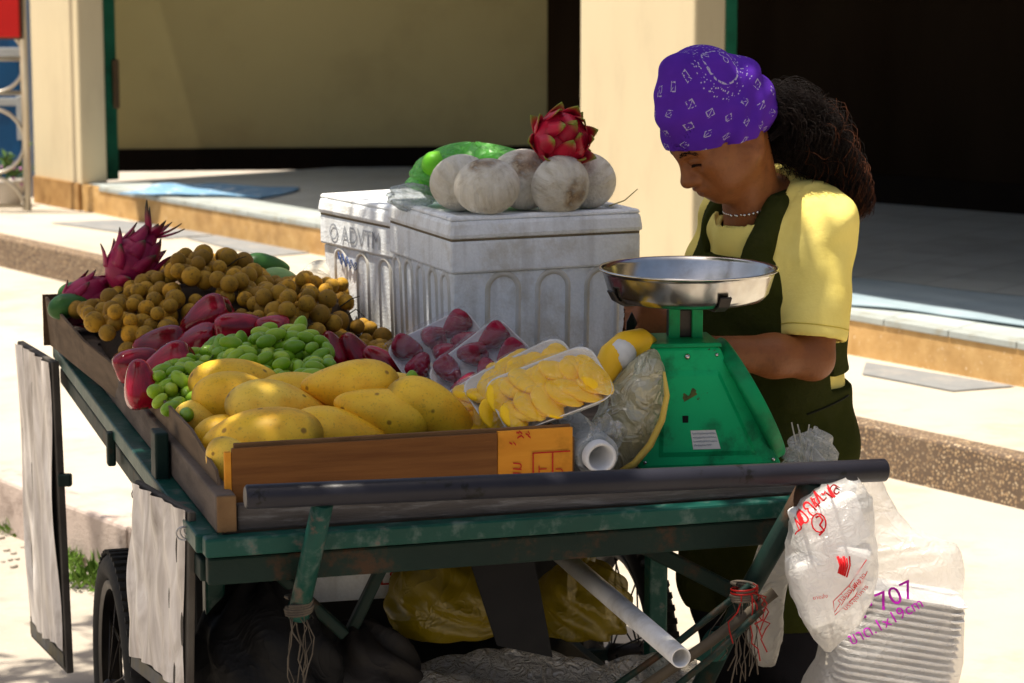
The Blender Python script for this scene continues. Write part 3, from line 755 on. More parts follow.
for k in range(9):
    c = e_+CA*(-.052+.034*rg.random())+Vector((0, 0, .040+.018*rg.random())); d = CA*rg.uniform(.003, .007)+Vector((0, 0, rg.uniform(-.006, .003)))
    pr.add([c, c+d, c+d+Vector((0, 0, .003)), c+Vector((0, 0, .003))], [(0, 1, 2, 3)])
obj('red_lettering', pr, m_red, fb)
bb = empty('fruit_box', K(.3, 1.3, .692)); tag(bb, 'flared cardboard box holding longans and rose apples behind the mango box', 'box')
obj('base_panel', kbox(MB(), .02, .585, .89, 1.80, .692, .697), m_cbd, bb)
obj('side_flap', slab(MB(), pl_((50, 345, 5.52), (142, 420, 4.66), (139, 407, 4.66), (112, 364, 4.88), (83, 341, 5.12), (45, 297, 5.5)), .005, Vector((-1, -.3, .3))), m_cbg, bb)
obj('inner_wall', kbox(MB(), .588, .593, .72, 1.80, .697, .758), m_cbd, bb)
obj('front_wall', kbox(MB(), .03, .585, .872, .878, .697, .762), m_cbd, bb)
obj('rear_wall', kbox(MB(), -.05, .59, 1.805, 1.811, .697, .81), m_cbd, bb)
# ============================================================ heaps
ctl = [(.05, 1.32, .825), (.235, 1.40, .905), (.37, 1.1, .862), (.48, 1.3, .878), (.10, 1.03, .775), (.22, 1.17, .825), (.447, .97, .772), (.53, 1.15, .77), (.2, 1.7, .86),
       (.5, 1.7, .83), (0, 1.65, .80), (.57, 1.3, .79), (.0, 1.1, .76), (.3, 1.25, .875),
       (.215, .77, .828), (.085, .76, .785), (.31, .82, .835), (.43, .80, .785), (.30, .62, .80), (.15, .55, .775), (.06, .5, .75), (.5, .6, .77), (.3, .4, .775), (.1, .2, .745), (.5, .2, .75), (.3, .15, .75)]
ctl = np.array(ctl)
def zM(u, v):
    d = (ctl[:, 0]-u)**2+(ctl[:, 1]-v)**2+1e-4; w_ = d**-2.0; return float((w_*ctl[:, 2]).sum()/w_.sum())
def heap_hit(px, py, dz=0.0):
    lo = None; Y = 3.85
    while Y < 6:
        q = PY(px, py, Y); u, v = uv_of(q)
        if q.z <= zM(u, v)+dz: return q
        Y += .004
    return q
def inside(pt, poly):
    x, y = pt; c = False; n = len(poly)
    for i in range(n):
        x1, y1 = poly[i]; x2, y2 = poly[i-1]
        if (y1 > y) != (y2 > y) and x < (x2-x1)*(y-y1)/(y2-y1)+x1: c = not c
    return c
def scatter(polys, dmin, ur, vr, n, seed, dz=0.0, jit=.004, taken=None):
    rg = random.Random(seed); out = list(taken or []); k0 = len(out)
    for _ in range(n):
        u = rg.uniform(*ur); v = rg.uniform(*vr); q = K(u, v, zM(u, v)+dz+rg.uniform(-jit, jit))
        p = proj(q)
        if any(inside(p, P_) for P_ in polys) and all((q-o).length > dmin for o in out): out.append(q)
    return out[k0:]
# crumpled paper under the fruit
def pad(name, u0, u1, v0, v1, drop, label, mat):
    def fn(a, b_):
        u = u0+(u1-u0)*a; v = v0+(v1-v0)*b_; e = min(a, 1-a, b_, 1-b_)
        return K(u, v, max(.70, zM(u, v)-drop-.05*max(0, 1-e/.1))+.004*math.sin(40*u+13*v)*math.sin(31*v-9*u))
    return tag(obj(name, MB().grid(fn, 60, 60), mat, solid=.004), label, 'paper')
m_pad = M('crumpled brown paper', (.075, .05, .03), (.04, .026, .016), ns=14, rough=.95, bump=.5, bs=50)
pad('packing_paper', .03, .58, .90, 1.79, .034, 'dark crumpled packing paper under the longans', m_pad)
pad('packing_paper', .06, .595, .08, .86, .05, 'dark crumpled packing paper under the mangoes', m_pad)
# ---- longans
def m_longan():
    m, n, b = newmat('longan skin'); co = n.coords('Object'); oi = n.new('ShaderNodeObjectInfo')
    base = n.ramp(oi.outputs['Random'], [(0, (.25, .13, .013)), (.4, (.37, .20, .018)), (.75, (.47, .25, .02)), (1, (.60, .29, .018))])
    c = n.mix(n.step(n.noise(co, 45, 5, .7), .42, .7), base, (.22, .12, .017)); b.inputs['Specular IOR Level'].default_value = .2
    c = n.mix(n.step(n.noise(co, 190, 3), .62, .72), c, (.09, .05, .012))
    n.put(b.inputs['Base Color'], c); b.inputs['Roughness'].default_value = .62
    n.L.new(n.bump(n.noise(co, 260, 4), .25, .002), b.inputs['Normal']); return m
ML = m_longan()
LR = .0186
def longan_mb(rg):
    k = [rg.uniform(-.05, .05) for _ in range(3)]
    return MB().ball((0, 0, 0), 1, 18, 12, fn=lambda q: Vector((q.x*LR*(1+k[0]), q.y*LR*(1+k[1]), (q.z*(.97+k[2])+.05*max(0, q.z)**8)*LR)))
A_ = [(64, 338), (75, 312), (100, 288), (140, 272), (178, 282), (206, 305), (185, 318), (140, 345), (124, 362), (106, 346)]
B_ = [(160, 285), (168, 258), (190, 240), (225, 246), (262, 262), (275, 290), (262, 322), (235, 318), (205, 310)]
C_ = [(250, 300), (268, 278), (305, 268), (342, 280), (347, 305), (335, 330), (300, 336), (270, 326)]
D_ = [(318, 330), (345, 318), (405, 342), (402, 362), (372, 366), (350, 345)]
rg = random.Random(12)
protos = [longan_mb(rg) for _ in range(5)]
LA = scatter([A_], LR*1.74, (-.005, .3), (1.0, 1.75), 9000, 1, 0, .005)
LB = scatter([B_], LR*1.74, (.02, .5), (1.05, 1.75), 9000, 2, 0, .005, LA); 
LC = scatter([C_], LR*1.74, (.2, .62), (.95, 1.6), 9000, 3, 0, .005, LA+LB)
LD = scatter([D_], LR*1.8, (.4, .6), (.95, 1.45), 6000, 4, 0, .004, LA+LB+LC)
# a second layer heaped on the middle
B2 = [(170, 268), (178, 246), (205, 238), (240, 255), (255, 272), (235, 285), (200, 280)]
C2 = [(262, 298), (280, 282), (310, 278), (336, 288), (325, 308), (290, 312)]
A2 = [(105, 300), (130, 285), (165, 285), (185, 300), (150, 318), (120, 325)]
up = scatter([B2, C2, A2], LR*1.85, (-.05, .62), (1.0, 1.7), 9000, 6, .024, .006, [])
up = [q for q in up if all((q-o).length > LR*1.35 for o in LA+LB+LC)]
me_cache = []
print('LONGANS', len(LA), len(LB), len(LC), len(LD), len(up))
while len(LA)+len(LB)+len(LC)+len(LD)+len(up) > 296: max((LA, LB), key=len).pop()
def longans(pts, label, group):
    for q in pts:
        i = rg.randrange(5)
        if len(me_cache) <= i or me_cache[i] is None:
            while len(me_cache) <= i: me_cache.append(None)
            o = obj('longan', protos[i], ML, origin=(0, 0, 0)); me_cache[i] = o; o.location = q
        else:
            o = me_cache[i].copy(); C.objects.link(o); o.location = q
        o.rotation_euler = (rg.uniform(0, 6), rg.uniform(0, 6), rg.uniform(0, 6)); s_ = rg.choice((rg.uniform(.78, .95), rg.uniform(.92, 1.16))); o.scale = (s_, s_, s_)
        tag(o, label, 'longan', group)
longans(LA, 'brown longan in the left heap below the spiky dragon fruit', 'longans in the left heap')
longans(LB, 'brown longan in the tall middle heap', 'longans in the tall middle heap')
longans(LC, 'golden brown longan in the heap beside the ribbed foam box', 'longans in the heap beside the foam box')
longans(LD, 'small longan in the sparse row along the inner cardboard wall', 'longans along the cardboard wall')
for P_, lab, g in ((A2, 'brown longan on top of the left heap', 'longans in the left heap'), (B2, 'brown longan on the crest of the tall middle heap', 'longans in the tall middle heap'), (C2, 'golden longan on top of the heap beside the ribbed foam box', 'longans in the heap beside the foam box')):
    longans([q for q in up if inside(proj(q), P_)], lab, g)
    up = [q for q in up if not inside(proj(q), P_)]
# twigs
mb = MB()
for px, py in ((175, 253), (232, 262), (345, 302), (350, 312), (120, 292), (298, 330)):
    q = heap_hit(px, py, .02); 
    mb2 = MB(); mb2.tube([q+Vector((-.01, 0, -.01)), q+Vector((.012, 0, .006)), q+Vector((.03, .0, .012 if px != 350 else -.01))], [.0018, .0014, .0008], 6)
    tag(obj('twig', mb2, M('twig', (.05, .04, .02), ns=20)), {175: 'thin twig sticking up from the tall longan heap crest', 232: 'thin twig on the right slope of the tall longan heap', 345: 'dark twig beside the foam box, upper of two', 350: 'dark twig beside the foam box, lower of two', 120: 'thin twig under the spiky dragon fruit', 298: 'thin twig between the grapes and the golden longans'}[px], 'twig')
# ---- fruit shapes placed where the photograph shows them
def axis_rot(ang, tilt=0, roll=0):      # local x along the picture direction `ang` (degrees, clockwise = downwards)
    a = R(ang); d = Vector((math.cos(a), 0, -math.sin(a))); d = (d+Vector((0, math.tan(R(tilt)), 0))).normalized()
    y = Vector((0, 1, 0)); y = (y-d*y.dot(d)).normalized(); z = d.cross(y)
    return Matrix((d, y, z)).transposed() @ Matrix.Rotation(R(roll), 3, 'X')
def m_mango():
    m, n, b = newmat('mango skin'); co = n.coords('Object'); oi = n.new('ShaderNodeObjectInfo')
    base = n.ramp(oi.outputs['Random'], [(0, (.93, .57, .035)), (.5, (.90, .51, .020)), (1, (.94, .65, .09))])
    sp = n.new('ShaderNodeSeparateXYZ'); n.L.new(co, sp.inputs[0])
    c = n.mix(n.step(n.noise(co, 16, 4), .42, .72), base, (.82, .40, .012))
    c = n.mix(n.math('MULTIPLY', n.step(n.noise(co, 9, 3), .55, .8), .4), c, (.72, .50, .04))
    v = n.vor(co, 46); sel = n.new('ShaderNodeTexVoronoi'); n.L.new(co, sel.inputs[0]); sel.inputs['Scale'].default_value = 46
    pick = n.math('GREATER_THAN', n.math('FRACT', n.math('MULTIPLY', sel.outputs['Color'], 7.7)), .66)
    c = n.mix(n.math('MULTIPLY', n.math('MULTIPLY', n.math('SUBTRACT', 1, n.step(v, .12, .26)), pick), .75), c, (.14, .055, .012))
    c = n.mix(n.math('MULTIPLY', n.step(n.noise(co, 240, 3), .56, .68), .4), c, (.40, .20, .03)); c = n.mix(n.math('MULTIPLY', n.step(n.noise(n.coords('Object', (.5, 1, 1)), 24, 6, .75), .56, .68), .4), c, (.42, .20, .03))
    b.inputs['Specular IOR Level'].default_value = .3; tip = n.step(n.math('ADD', sp.outputs[0], n.math('MULTIPLY', n.noise(co, 60, 4), .016)), -.062, -.080); c = n.mix(n.math('MULTIPLY', tip, .6), c, (.12, .07, .02))
    n.put(b.inputs['Base Color'], c); n.put(b.inputs['Roughness'], n.math('MULTIPLY_ADD', n.noise(co, 30), .25, .34))
    b.inputs['Subsurface Weight'].default_value = .12; b.inputs['Subsurface Radius'].default_value = (.02, .01, .003); b.inputs['Subsurface Scale'].default_value = .3
    n.L.new(n.bump(n.noise(co, 38, 5), .12, .004), b.inputs['Normal']); return m
MM = m_mango()
def mango_mb(seed):
    r_ = random.Random(seed); L = .086*r_.uniform(.97, 1.04); w1 = .0485*r_.uniform(.95, 1.06); w2 = .0445*r_.uniform(.95, 1.05)
    bend = r_.uniform(.02, .16); beak = r_.uniform(.05, .16)
    def fn(q):
        x = q.z; k = 1-.24*x-.06*x*x+.07*math.sin(2.4*x+seed)
        s_ = math.sqrt(max(0, 1-x*x)) if True else 0
        t = max(0, x)**3*beak
        return Vector((x*L, q.x*w1*k, q.y*w2*k-bend*w2*(x*x)*1.1+t*.02))
    return MB().ball((0, 0, 0), 1, 26, 20, fn=fn)
mg = [mango_mb(s_) for s_ in range(6)]
mangoes = [
 (238, 384, 4.42, 6, 10, 'yellow mango topmost at the left of the mango pile, behind another'),
 (240, 400, 4.32, 12, 8, 'yellow mango with dark stem tip at the left, just below the topmost left one'),
 (277, 408, 4.22, 8, 6, 'golden mango lying in the middle of the pile with brown freckles'),
 (350, 387, 4.24, -2, 10, 'big plump mango crowning the centre of the pile'),
 (383, 413, 4.16, 14, -6, 'pale yellow mango lying below the crowning one, behind the front panel'),
 (434, 411, 4.18, 33, 5, 'speckled mango tilted down beside the wrapped yellow packs'),
 (262, 440, 4.07, -7, 6, 'long wrinkled mango resting at the front panel, nearest the left flap'),
 (237, 474, 3.985, 62, 8, 'mango standing on its tip in the front left corner of the box'),
 (334, 434, 4.13, 4, 0, 'mango half hidden in the front middle under the two centre mangoes'),
 (229, 434, 4.20, -6, 14, 'small mango squeezed under the freckled ones at the left flap'),
 (207, 421, 4.30, 20, 20, 'mango at the far left touching the green grapes and the flap'),
 (408, 400, 4.30, 12, 10, 'mango peeking out behind the speckled tilted one'),
 (305, 398, 4.34, 10, 12, 'mango peeking out between the crowning one and the golden one')]
for i, (px, py, Y, an, ti, lab) in enumerate(mangoes):
    q = PY(px, py, Y); o = obj('mango', mg[i % 6], MM, origin=(0, 0, 0)) if i < 6 else dup([x for x in C.objects if x.name.startswith('mango')][i % 6], q)
    o.location = q; o.rotation_euler = axis_rot(an+180*(i in (3, 4, 6)), ti, rg.uniform(-25, 25)).to_euler(); s_ = {3: 1.02, 6: 1.16, 9: .76, 7: .82, 10: .7}.get(i, 1.0); o.scale = (s_,)*3
    tag(o, lab, 'mango', 'yellow mangoes in the front box')
# ---- rose apples
def m_rose(name='rose apple skin'):
    m, n, b = newmat(name); oi = n.new('ShaderNodeObjectInfo'); co = n.coords('Object')
    st = n.noise(n.coords('Object', (1, 9, 9)), 7, 4)
    c = n.ramp(st, [(.3, (.12, .002, .007)), (.52, (.24, .003, .014)), (.72, (.40, .010, .035)), (.9, (.55, .07, .10))])
    hs = n.new('ShaderNodeHueSaturation'); n.put(hs.inputs['Value'], n.math('MULTIPLY_ADD', oi.outputs['Random'], .6, .7)); n.L.new(c, hs.inputs['Color'])
    n.put(b.inputs['Base Color'], hs.outputs[0]); b.inputs['Roughness'].default_value = .17; b.inputs['Specular IOR Level'].default_value = .42
    n.L.new(n.bump(n.noise(co, 60, 3), .06, .003), b.inputs['Normal']); return m
MR = m_rose()
def rose_mb(seed):
    r_ = random.Random(seed); nr = r_.choice((4, 5)); ph = r_.random()*6
    prof = [(-1, .05), (-.96, .26), (-.84, .46), (-.6, .64), (-.25, .82), (.1, .95), (.45, 1.0), (.72, .93), (.90, .74), (.97, .5), (.93, .34), (.86, .26), (.80, .10)]
    vs = []; n = 28
    mb = MB()
    def fn(a, b_):
        t = b_*(len(prof)-1); i = min(int(t), len(prof)-2); f = t-i; x = prof[i][0]*(1-f)+prof[i+1][0]*f; rr = prof[i][1]*(1-f)+prof[i+1][1]*f
        an = a*6.28318; k = 1+.075*math.cos(nr*an+ph)*max(0, x+.5)
        return Vector((x*.046, math.cos(an)*rr*.034*k, math.sin(an)*rr*.034*k))
    return mb.grid(fn, n, 40, cu=True)
rs = [rose_mb(s_) for s_ in range(4)]
m_calyx = M('dried calyx', (.09, .045, .015), ns=30, rough=.9)
roses = [
 (206, 320, 0, -28, 1.25, 'big dark rose apple leaning upright on the longans above the others'),
 (240, 329, 0, 172, 1.1, 'bright rose apple lying right beside the grapes top, bell end to the left'),
 (272, 327, 0, 8, .75, 'small rose apple peeking between the bright one and golden longans'),
 (160, 347, 0, -4, 1.2, 'long rose apple in the second row under the longans'),
 (196, 345, 0, -16, 1.1, 'pinkish rose apple behind the grapes, second row'),
 (137, 363, 0, 160, 1.0, 'rose apple at the far left of the lower row by the flap'),
 (168, 366, 0, -22, 1.15, 'rose apple slanting down just behind the leftmost grapes'),
 (141, 384, 0, 80, 1.0, 'rose apple standing on end between the flaps of both boxes'),
 (206, 337, .0, 6, .85, 'short rose apple directly under the big leaning one'),
 (332, 351, 0, 70, .9, 'dark rose apple right of the grapes, first of three'),
 (354, 352, 0, 62, .9, 'dark rose apple between two others right of the grapes'),
 (380, 362, 0, 40, .85, 'dark rose apple nearest the dark cardboard wall')]
RO = []
for i, (px, py, dz, an, s_, lab) in enumerate(roses):
    q = heap_hit(px, py, .012)
    if i < 4:
        o = empty('rose_apple', q); obj('skin', MB().add(rs[i].v, rs[i].f, True), MR, o); ch = o.children[0]
        ch.data.transform(Matrix.Translation(q))      # mesh was written about the origin
        cx = obj('calyx', MB().ball((0, 0, 0), (.006, .010, .010), 10, 6), m_calyx, o); cx.data.transform(Matrix.Translation(q+Vector((.040, 0, 0)))); RO.append(o)
    else: o = dup(RO[i % 4], q)
    o.location = q; o.rotation_euler = axis_rot(an, rg.uniform(-15, 5), rg.uniform(0, 90)).to_euler(); o.scale = (s_,)*3
    tag(o, lab, 'rose apple', 'red rose apples in the rear box')
# ---- grapes: two bunches
def m_grape():
    m, n, b = newmat('green grape skin'); oi = n.new('ShaderNodeObjectInfo'); co = n.coords('Object')
    c = n.ramp(oi.outputs['Random'], [(0, (.15, .31, .012)), (.6, (.26, .44, .018)), (1, (.42, .54, .04))])
    c = n.mix(n.math('MULTIPLY', n.step(n.noise(co, 60, 3), .45, .7), .35), c, (.34, .42, .06)); b.inputs['Specular IOR Level'].default_value = .35
    n.put(b.inputs['Base Color'], c); b.inputs['Roughness'].default_value = .3
    b.inputs['Subsurface Weight'].default_value = .25; b.inputs['Subsurface Radius'].default_value = (.014, .015, .002); b.inputs['Subsurface Scale'].default_value = .5
    return m
MG = m_grape()
gp = obj('grape', MB().ball((0, 0, 0), 1, 16, 12, fn=lambda q: Vector((q.x*.0124*(1-.06*q.z), q.y*.0124*(1-.06*q.z), q.z*.0205))), MG, origin=(0, 0, 0))
GL = [(152, 398), (155, 378), (176, 358), (212, 340), (236, 348), (240, 376), (216, 396), (186, 416)]
GR = [(215, 352), (240, 335), (270, 326), (300, 322), (328, 345), (332, 366), (300, 384), (262, 384), (236, 374)]
def grapes(polys, seed, label, mx):
    p1 = scatter(polys, .0235, (-.03, .5), (.45, 1.0), 9000, seed, .004, .005)
    p2 = [q for q in scatter(polys, .027, (-.03, .5), (.45, 1.0), 7000, seed+9, .024, .009) if all((q-o).length > .016 for o in p1)]
    pts = p1+p2; pts.sort(key=lambda q: q.y-q.z*3); pts = pts[:mx]
    c = Vector((sum(q.x for q in pts), sum(q.y for q in pts), 0))/len(pts); c.z = .70
    r = empty('grape_bunch', c); tag(r, label, 'grapes', 'bunches of green grapes')
    r_ = random.Random(seed)
    for q in pts:
        o = gp.copy(); C.objects.link(o); o.parent = r; o.location = q-c; o.rotation_euler = (r_.gauss(0, .9), r_.gauss(1.3, .5), r_.gauss(0, 1.2)); s_ = r_.uniform(.85, 1.15); o.scale = (s_,)*3
    mb = MB(); top = max(pts, key=lambda q: q.z)
    for q in pts[::3]: mb.tube([q, q*.5+c*.5+Vector((0, 0, .05)), Vector((c.x, c.y, .78))], .0014, 5)
    obj('stalk', mb, M('grape stalk', (.12, .14, .04), ns=20), r); return r
grapes([GL], 41, 'green grape bunch spilling against the left flap', 95)
grapes([GR], 57, 'rounded green grape bunch behind the crowning mango', 98)
gp.location = PY(412, 382, 4.19); gp.name = 'loose_grape'; tag(gp, 'single loose green grape sitting on the speckled mango', 'grape')
# ---- dragon fruits
def m_dragon(name, body, tip):
    m, n, b = newmat(name); at = n.new('ShaderNodeVertexColor'); at.layer_name = 'Col'; co = n.coords('Object')
    sp = n.new('ShaderNodeSeparateColor'); n.L.new(at.outputs[0], sp.inputs[0])
    c0 = n.ramp(n.noise(co, 18, 4), [(.3, body), (.7, tuple(x*.6 for x in body))])
    c = n.mix(n.step(sp.outputs[0], .5, .95), c0, tip)
    n.put(b.inputs['Base Color'], c); b.inputs['Roughness'].default_value = .45; b.inputs['Specular IOR Level'].default_value = .25
    n.L.new(n.bump(n.noise(co, 70, 4), .15, .003), b.inputs['Normal']); return m
def dragon(q, rx, rz, rot, mat, label, seed, nl, ll, stick, crown, wf=.72):
    """body ellipsoid (local z = long axis) with overlapping leafy scales and a crown of long ones"""
    r = empty('dragon_fruit', q); tag(r, label, 'dragon fruit'); r_ = random.Random(seed)
    mb = MB().ball(q, (rx, rx, rz), 28, 18, rot); obj('body', mb, mat, r, cols=[(0, 0, 0, 1)]*len(mb.v))
    mb = MB(); cols = []
    ga = 2.39996
    for i in range(nl+crown):
        cr = i >= nl
        zz = (.97-.03*(i-nl)/max(1, crown)) if cr else -0.9+1.8*(i+.5)/nl
        an = i*ga; th = math.acos(max(-1, min(1, zz))); s_ = math.sin(th)
        p = Vector((s_*math.cos(an)*rx, s_*math.sin(an)*rx, zz*rz)); nn = Vector((s_*math.cos(an)/rx, s_*math.sin(an)/rx, zz/rz)).normalized()
        e = Vector((0, 0, 1)); up_ = (e-nn*e.dot(nn)); up_ = up_.normalized() if up_.length > .05 else Vector((math.cos(an), math.sin(an), 0))
        L = ll*r_.uniform(.8, 1.25)*(1.7 if cr else 1); W = ll*wf*(.55 if cr else 1)*r_.uniform(.85, 1.15); st = (stick*1.6 if cr else stick)*r_.uniform(.7, 1.3)
        sd = nn.cross(up_); tw = sd*r_.gauss(0, .15)
        base = p-nn*.004; n_ = 7; rows = []
        for j in range(n_):
            t = j/(n_-1); wd = W*(1-t)**.8*(.75+.5*t) if j < n_-1 else 0.0008
            cpt = base+(up_+tw*t)*(L*t*(1-.25*stick*t))+nn*(.004+L*st*(t**1.6)*.6)
            bow = .22*wd
            rows.append([cpt-sd*wd*.5-nn*bow*.6, cpt+nn*bow*.3, cpt+sd*wd*.5-nn*bow*.6])
        vs = [q+rot @ x for row in rows for x in row]; fs = []
        for j in range(n_-1):
            for k in range(2): fs.append((j*3+k, j*3+k+1, j*3+k+4, j*3+k+3))
        mb.add(vs, fs, True); cols += [((j/(n_-1))*(1.0 if cr else .95), 0, 0, 1) for j in range(n_) for _ in range(3)]
    obj('scales', mb, mat, r, cols=cols, solid=.0022); return r
m_dr1 = m_dragon('dragon fruit magenta', (.36, .012, .075), (.05, .045, .018))
m_dr2 = m_dragon('dragon fruit red', (.58, .012, .045), (.22, .27, .03))
dragon(PY(132, 264, 5.40), .054, .066, axis_rot(-55, 10) @ Matrix.Rotation(R(90), 3, 'Y'), m_dr1, 'magenta dragon fruit with long dark spikes standing on the left longan heap', 3, 24, .05, .42, 8, .9)
dragon(PY(84, 300, 5.42), .045, .062, axis_rot(-40, 10) @ Matrix.Rotation(R(90), 3, 'Y'), m_dr1, 'pinkish dragon fruit half buried at the rear left corner of the box', 8, 16, .04, .3, 4)
dragon(PY(561, 140, 4.99), .055, .053, Matrix.Rotation(R(62), 3, 'X') @ Matrix.Rotation(R(20), 3, 'Y'), m_dr2, 'bright red dragon fruit with green tips on top of the white coconuts', 12, 21, .052, .26, 0, 1.1)
# ---- green mangoes and melon at the back
m_gm = M('dark green mango skin', (.03, .10, .022), (.05, .14, .03), ns=10, rough=.35, spots=((.10, .18, .06), 60, .62, .7))
m_gm2 = M('pale green mango skin', (.20, .34, .11), (.26, .40, .15), ns=10, rough=.35)
for px, py, Y, an, s_, mt, lab in ((266, 266, 5.42, 8, .62, m_gm, 'dark green mango lying behind the tall longan heap'), (279, 280, 5.34, 6, .56, m_gm2, 'pale green mango under the dark green one behind the longans'),
                             (70, 305, 5.38, -12, .58, m_gm, 'dark green mango in the rear left corner under the pink dragon fruit'), (80, 292, 5.52, 0, .55, m_gm, 'green mango at the rear left corner behind the pink dragon fruit')):
    o = obj('green_mango', mg[(px+py) % 6], mt, origin=(0, 0, 0)); o.location = PY(px, py, Y); o.rotation_euler = axis_rot(an, 15).to_euler(); o.scale = (s_,)*3; tag(o, lab, 'green mango')
# ============================================================ foam boxes, coconuts and bag
def m_foam():
    m, n, b = newmat('white styrofoam'); co = n.coords('Object')
    v = n.vor(co, 190); c = n.mix(n.step(v, .3, .7), (.90, .93, .95), (.85, .88, .90))
    c = n.mix(n.math('MULTIPLY', n.step(n.noise(co, 7, 9, .72), .46, .68), .6), c, (.48, .43, .33))
    c = n.mix(n.math('MULTIPLY', n.step(n.noise(n.coords('Object', (3, 3, .35)), 10, 6), .46, .68), .4), c, (.50, .49, .47))
    n.put(b.inputs['Base Color'], c); b.inputs['Roughness'].default_value = .75
    h = n.math('ADD', n.math('MULTIPLY', v, .5), n.noise(co, 30, 5)); n.L.new(n.bump(h, .3, .004), b.inputs['Normal']); return m
m_fo = m_foam(); m_stain = M('brown stained foam', (.52, .48, .38), (.80, .79, .77), ns=9, rough=.9); m_grime = M('brown grime', (.16, .13, .085), (.24, .20, .14), ns=20, rough=.95)
def foam_box(c0, dx, dy, W, D, zb, zl, zt, label, arches_x, ribs_y):
    """c0 = near corner on the plan; dx, dy = plan directions of the front and the left face"""
    def P_(x, y, z): return Vector((c0.x, c0.y, 0))+dx*x+dy*y+Vector((0, 0, z))
    r = empty('foam_box', P_(W/2, D/2, zb)); tag(r, label, 'foam box', 'styrofoam boxes on the cart')
    zr = zl-.064      # rim band
    mb = MB(); rows = [(.012, zb), (.004, zr), ]
    mb.hexa([P_(.014, .014, zb), P_(W-.014, .014, zb), P_(W-.014, D-.014, zb), P_(.014, D-.014, zb), P_(.006, .006, zr), P_(W-.006, .006, zr), P_(W-.006, D-.006, zr), P_(.006, D-.006, zr)])
    mb.hexa([P_(0, 0, zr+.0005), P_(W, 0, zr+.0005), P_(W, D, zr+.0005), P_(0, D, zr+.0005), P_(0, 0, zl), P_(W, 0, zl), P_(W, D, zl), P_(0, D, zl)])
    am = MB(); sm_ = MB()
    # raised fields between the arched recesses: built as arch-shaped ridges
    def ridge(x0, x1, zt_, face):
        n = 14; pts = []
        for k in range(n+1):
            a = math.pi*k/n; xx = (x0+x1)/2-math.cos(a)*(x1-x0)/2; zz = zt_-(x1-x0)/2+math.sin(a)*(x1-x0)/2; pts.append((xx, zz))
        pts = [(x0, zb+.01)]+pts+[(x1, zb+.01)]
        def Q(x, z): f = .014-(z-zb)/(zr-zb)*.008; return P_(x, f+.0028, z) if face == 'x' else P_(f+.0028, x, z)
        (am if True else mb).tube([Q(*p) for p in pts], .0065, 8)
    for x0, x1 in arches_x: ridge(x0, x1, zr-.004, 'x')
    for y0, y1 in ribs_y: ridge(y0, y1, zr-.004, 'y')
    obj('body', mb, m_fo, r, bevel=.005); obj('arch_ridges', am, m_stain, r)
    lm = MB(); lm.hexa([P_(-.006, -.006, zl+.003), P_(W+.006, -.006, zl+.003), P_(W+.006, D+.006, zl+.003), P_(-.006, D+.006, zl+.003), P_(-.001, -.001, zt), P_(W+.001, -.001, zt), P_(W+.001, D+.001, zt), P_(-.001, D+.001, zt)])
    lid = obj('lid', lm, m_fo, r, bevel=.009)
    rim = MB()
    for (x0, y0, x1, y1) in ((.0, .0, W, .028), (.0, D-.028, W, D), (.0, .0285, .028, D-.0285), (W-.028, .0285, W, D-.0285)):
        rim.hexa([P_(x0, y0, zt-.001), P_(x1, y0, zt-.001), P_(x1, y1, zt-.001), P_(x0, y1, zt-.001), P_(x0+.003, y0+.003, zt+.007), P_(x1-.003, y0+.003, zt+.007), P_(x1-.003, y1-.003, zt+.007), P_(x0+.003, y1-.003, zt+.007)])
    obj('lid_rim', rim, m_fo, lid, bevel=.003)
    gm = MB(); gm.hexa([P_(.002, .002, zl-.001), P_(W-.002, .002, zl-.001), P_(W-.002, D-.002, zl-.001), P_(.002, D-.002, zl-.001), P_(.002, .002, zl+.004), P_(W-.002, .002, zl+.004), P_(W-.002, D-.002, zl+.004), P_(.002, D-.002, zl+.004)])
    obj('dirty_seam', gm, m_grime, r)
    return r, P_
tA = PY(451, 221, 4.83); zt = tA.z; zl = zt-.040
tR = PY(641, 211, 4.98); dxa = Vector((tR.x-tA.x, tR.y-tA.y, 0)); Wn = dxa.length; dxa.normalize(); dya = Vector((-dxa.y, dxa.x, 0))
near_box, PN = foam_box(tA, dxa, dya, Wn, .36, .692, zl, zt, 'white foam box with arched front and coconuts on its lid', [(.078+.105*k, .142+.105*k) for k in range(3)], [(.03+.07*k, .07+.07*k) for k in range(5)])
fA = PY(399, 212, 5.20); dl = Vector((-.52, .854, 0)).normalized(); dxb = Vector((dl.y, -dl.x, 0))
far_box, PF = foam_box(fA, dxb, dl, .42, .36, .692, fA.z-.038, fA.z, 'white foam box marked with pen letters behind the arched one', [(.04+.09*k, .1+.09*k) for k in range(4)], [(.05, .10), (.15, .20), (.25, .30)])
m_pen = M('faded pen', (.40, .42, .46), ns=40, rough=.9); m_pen2 = M('blue pen', (.05, .10, .30), ns=40, rough=.9)
t = text_mb('O ADVTM', .052, -dl, Vector((0, 0, 1)), PF(-.0022, .195, fA.z-.072), shear=.0)
pl2 = MB(); pl2.add(t.v, t.f); obj('pen_lettering', pl2, m_pen, far_box)
sg_ = MB()
for k in range(3):
    pts = []
    for j in range(40):
        s_ = j/39; pts.append(PF(.004-.0035, .275-.085*s_, zr_ if False else fA.z-.128+.009*math.sin(s_*26+k)*(1-.5*s_)-.012*s_+.004*k))
    sg_.tube(pts, .0011, 5)
obj('pen_signature', sg_, m_pen2, far_box)
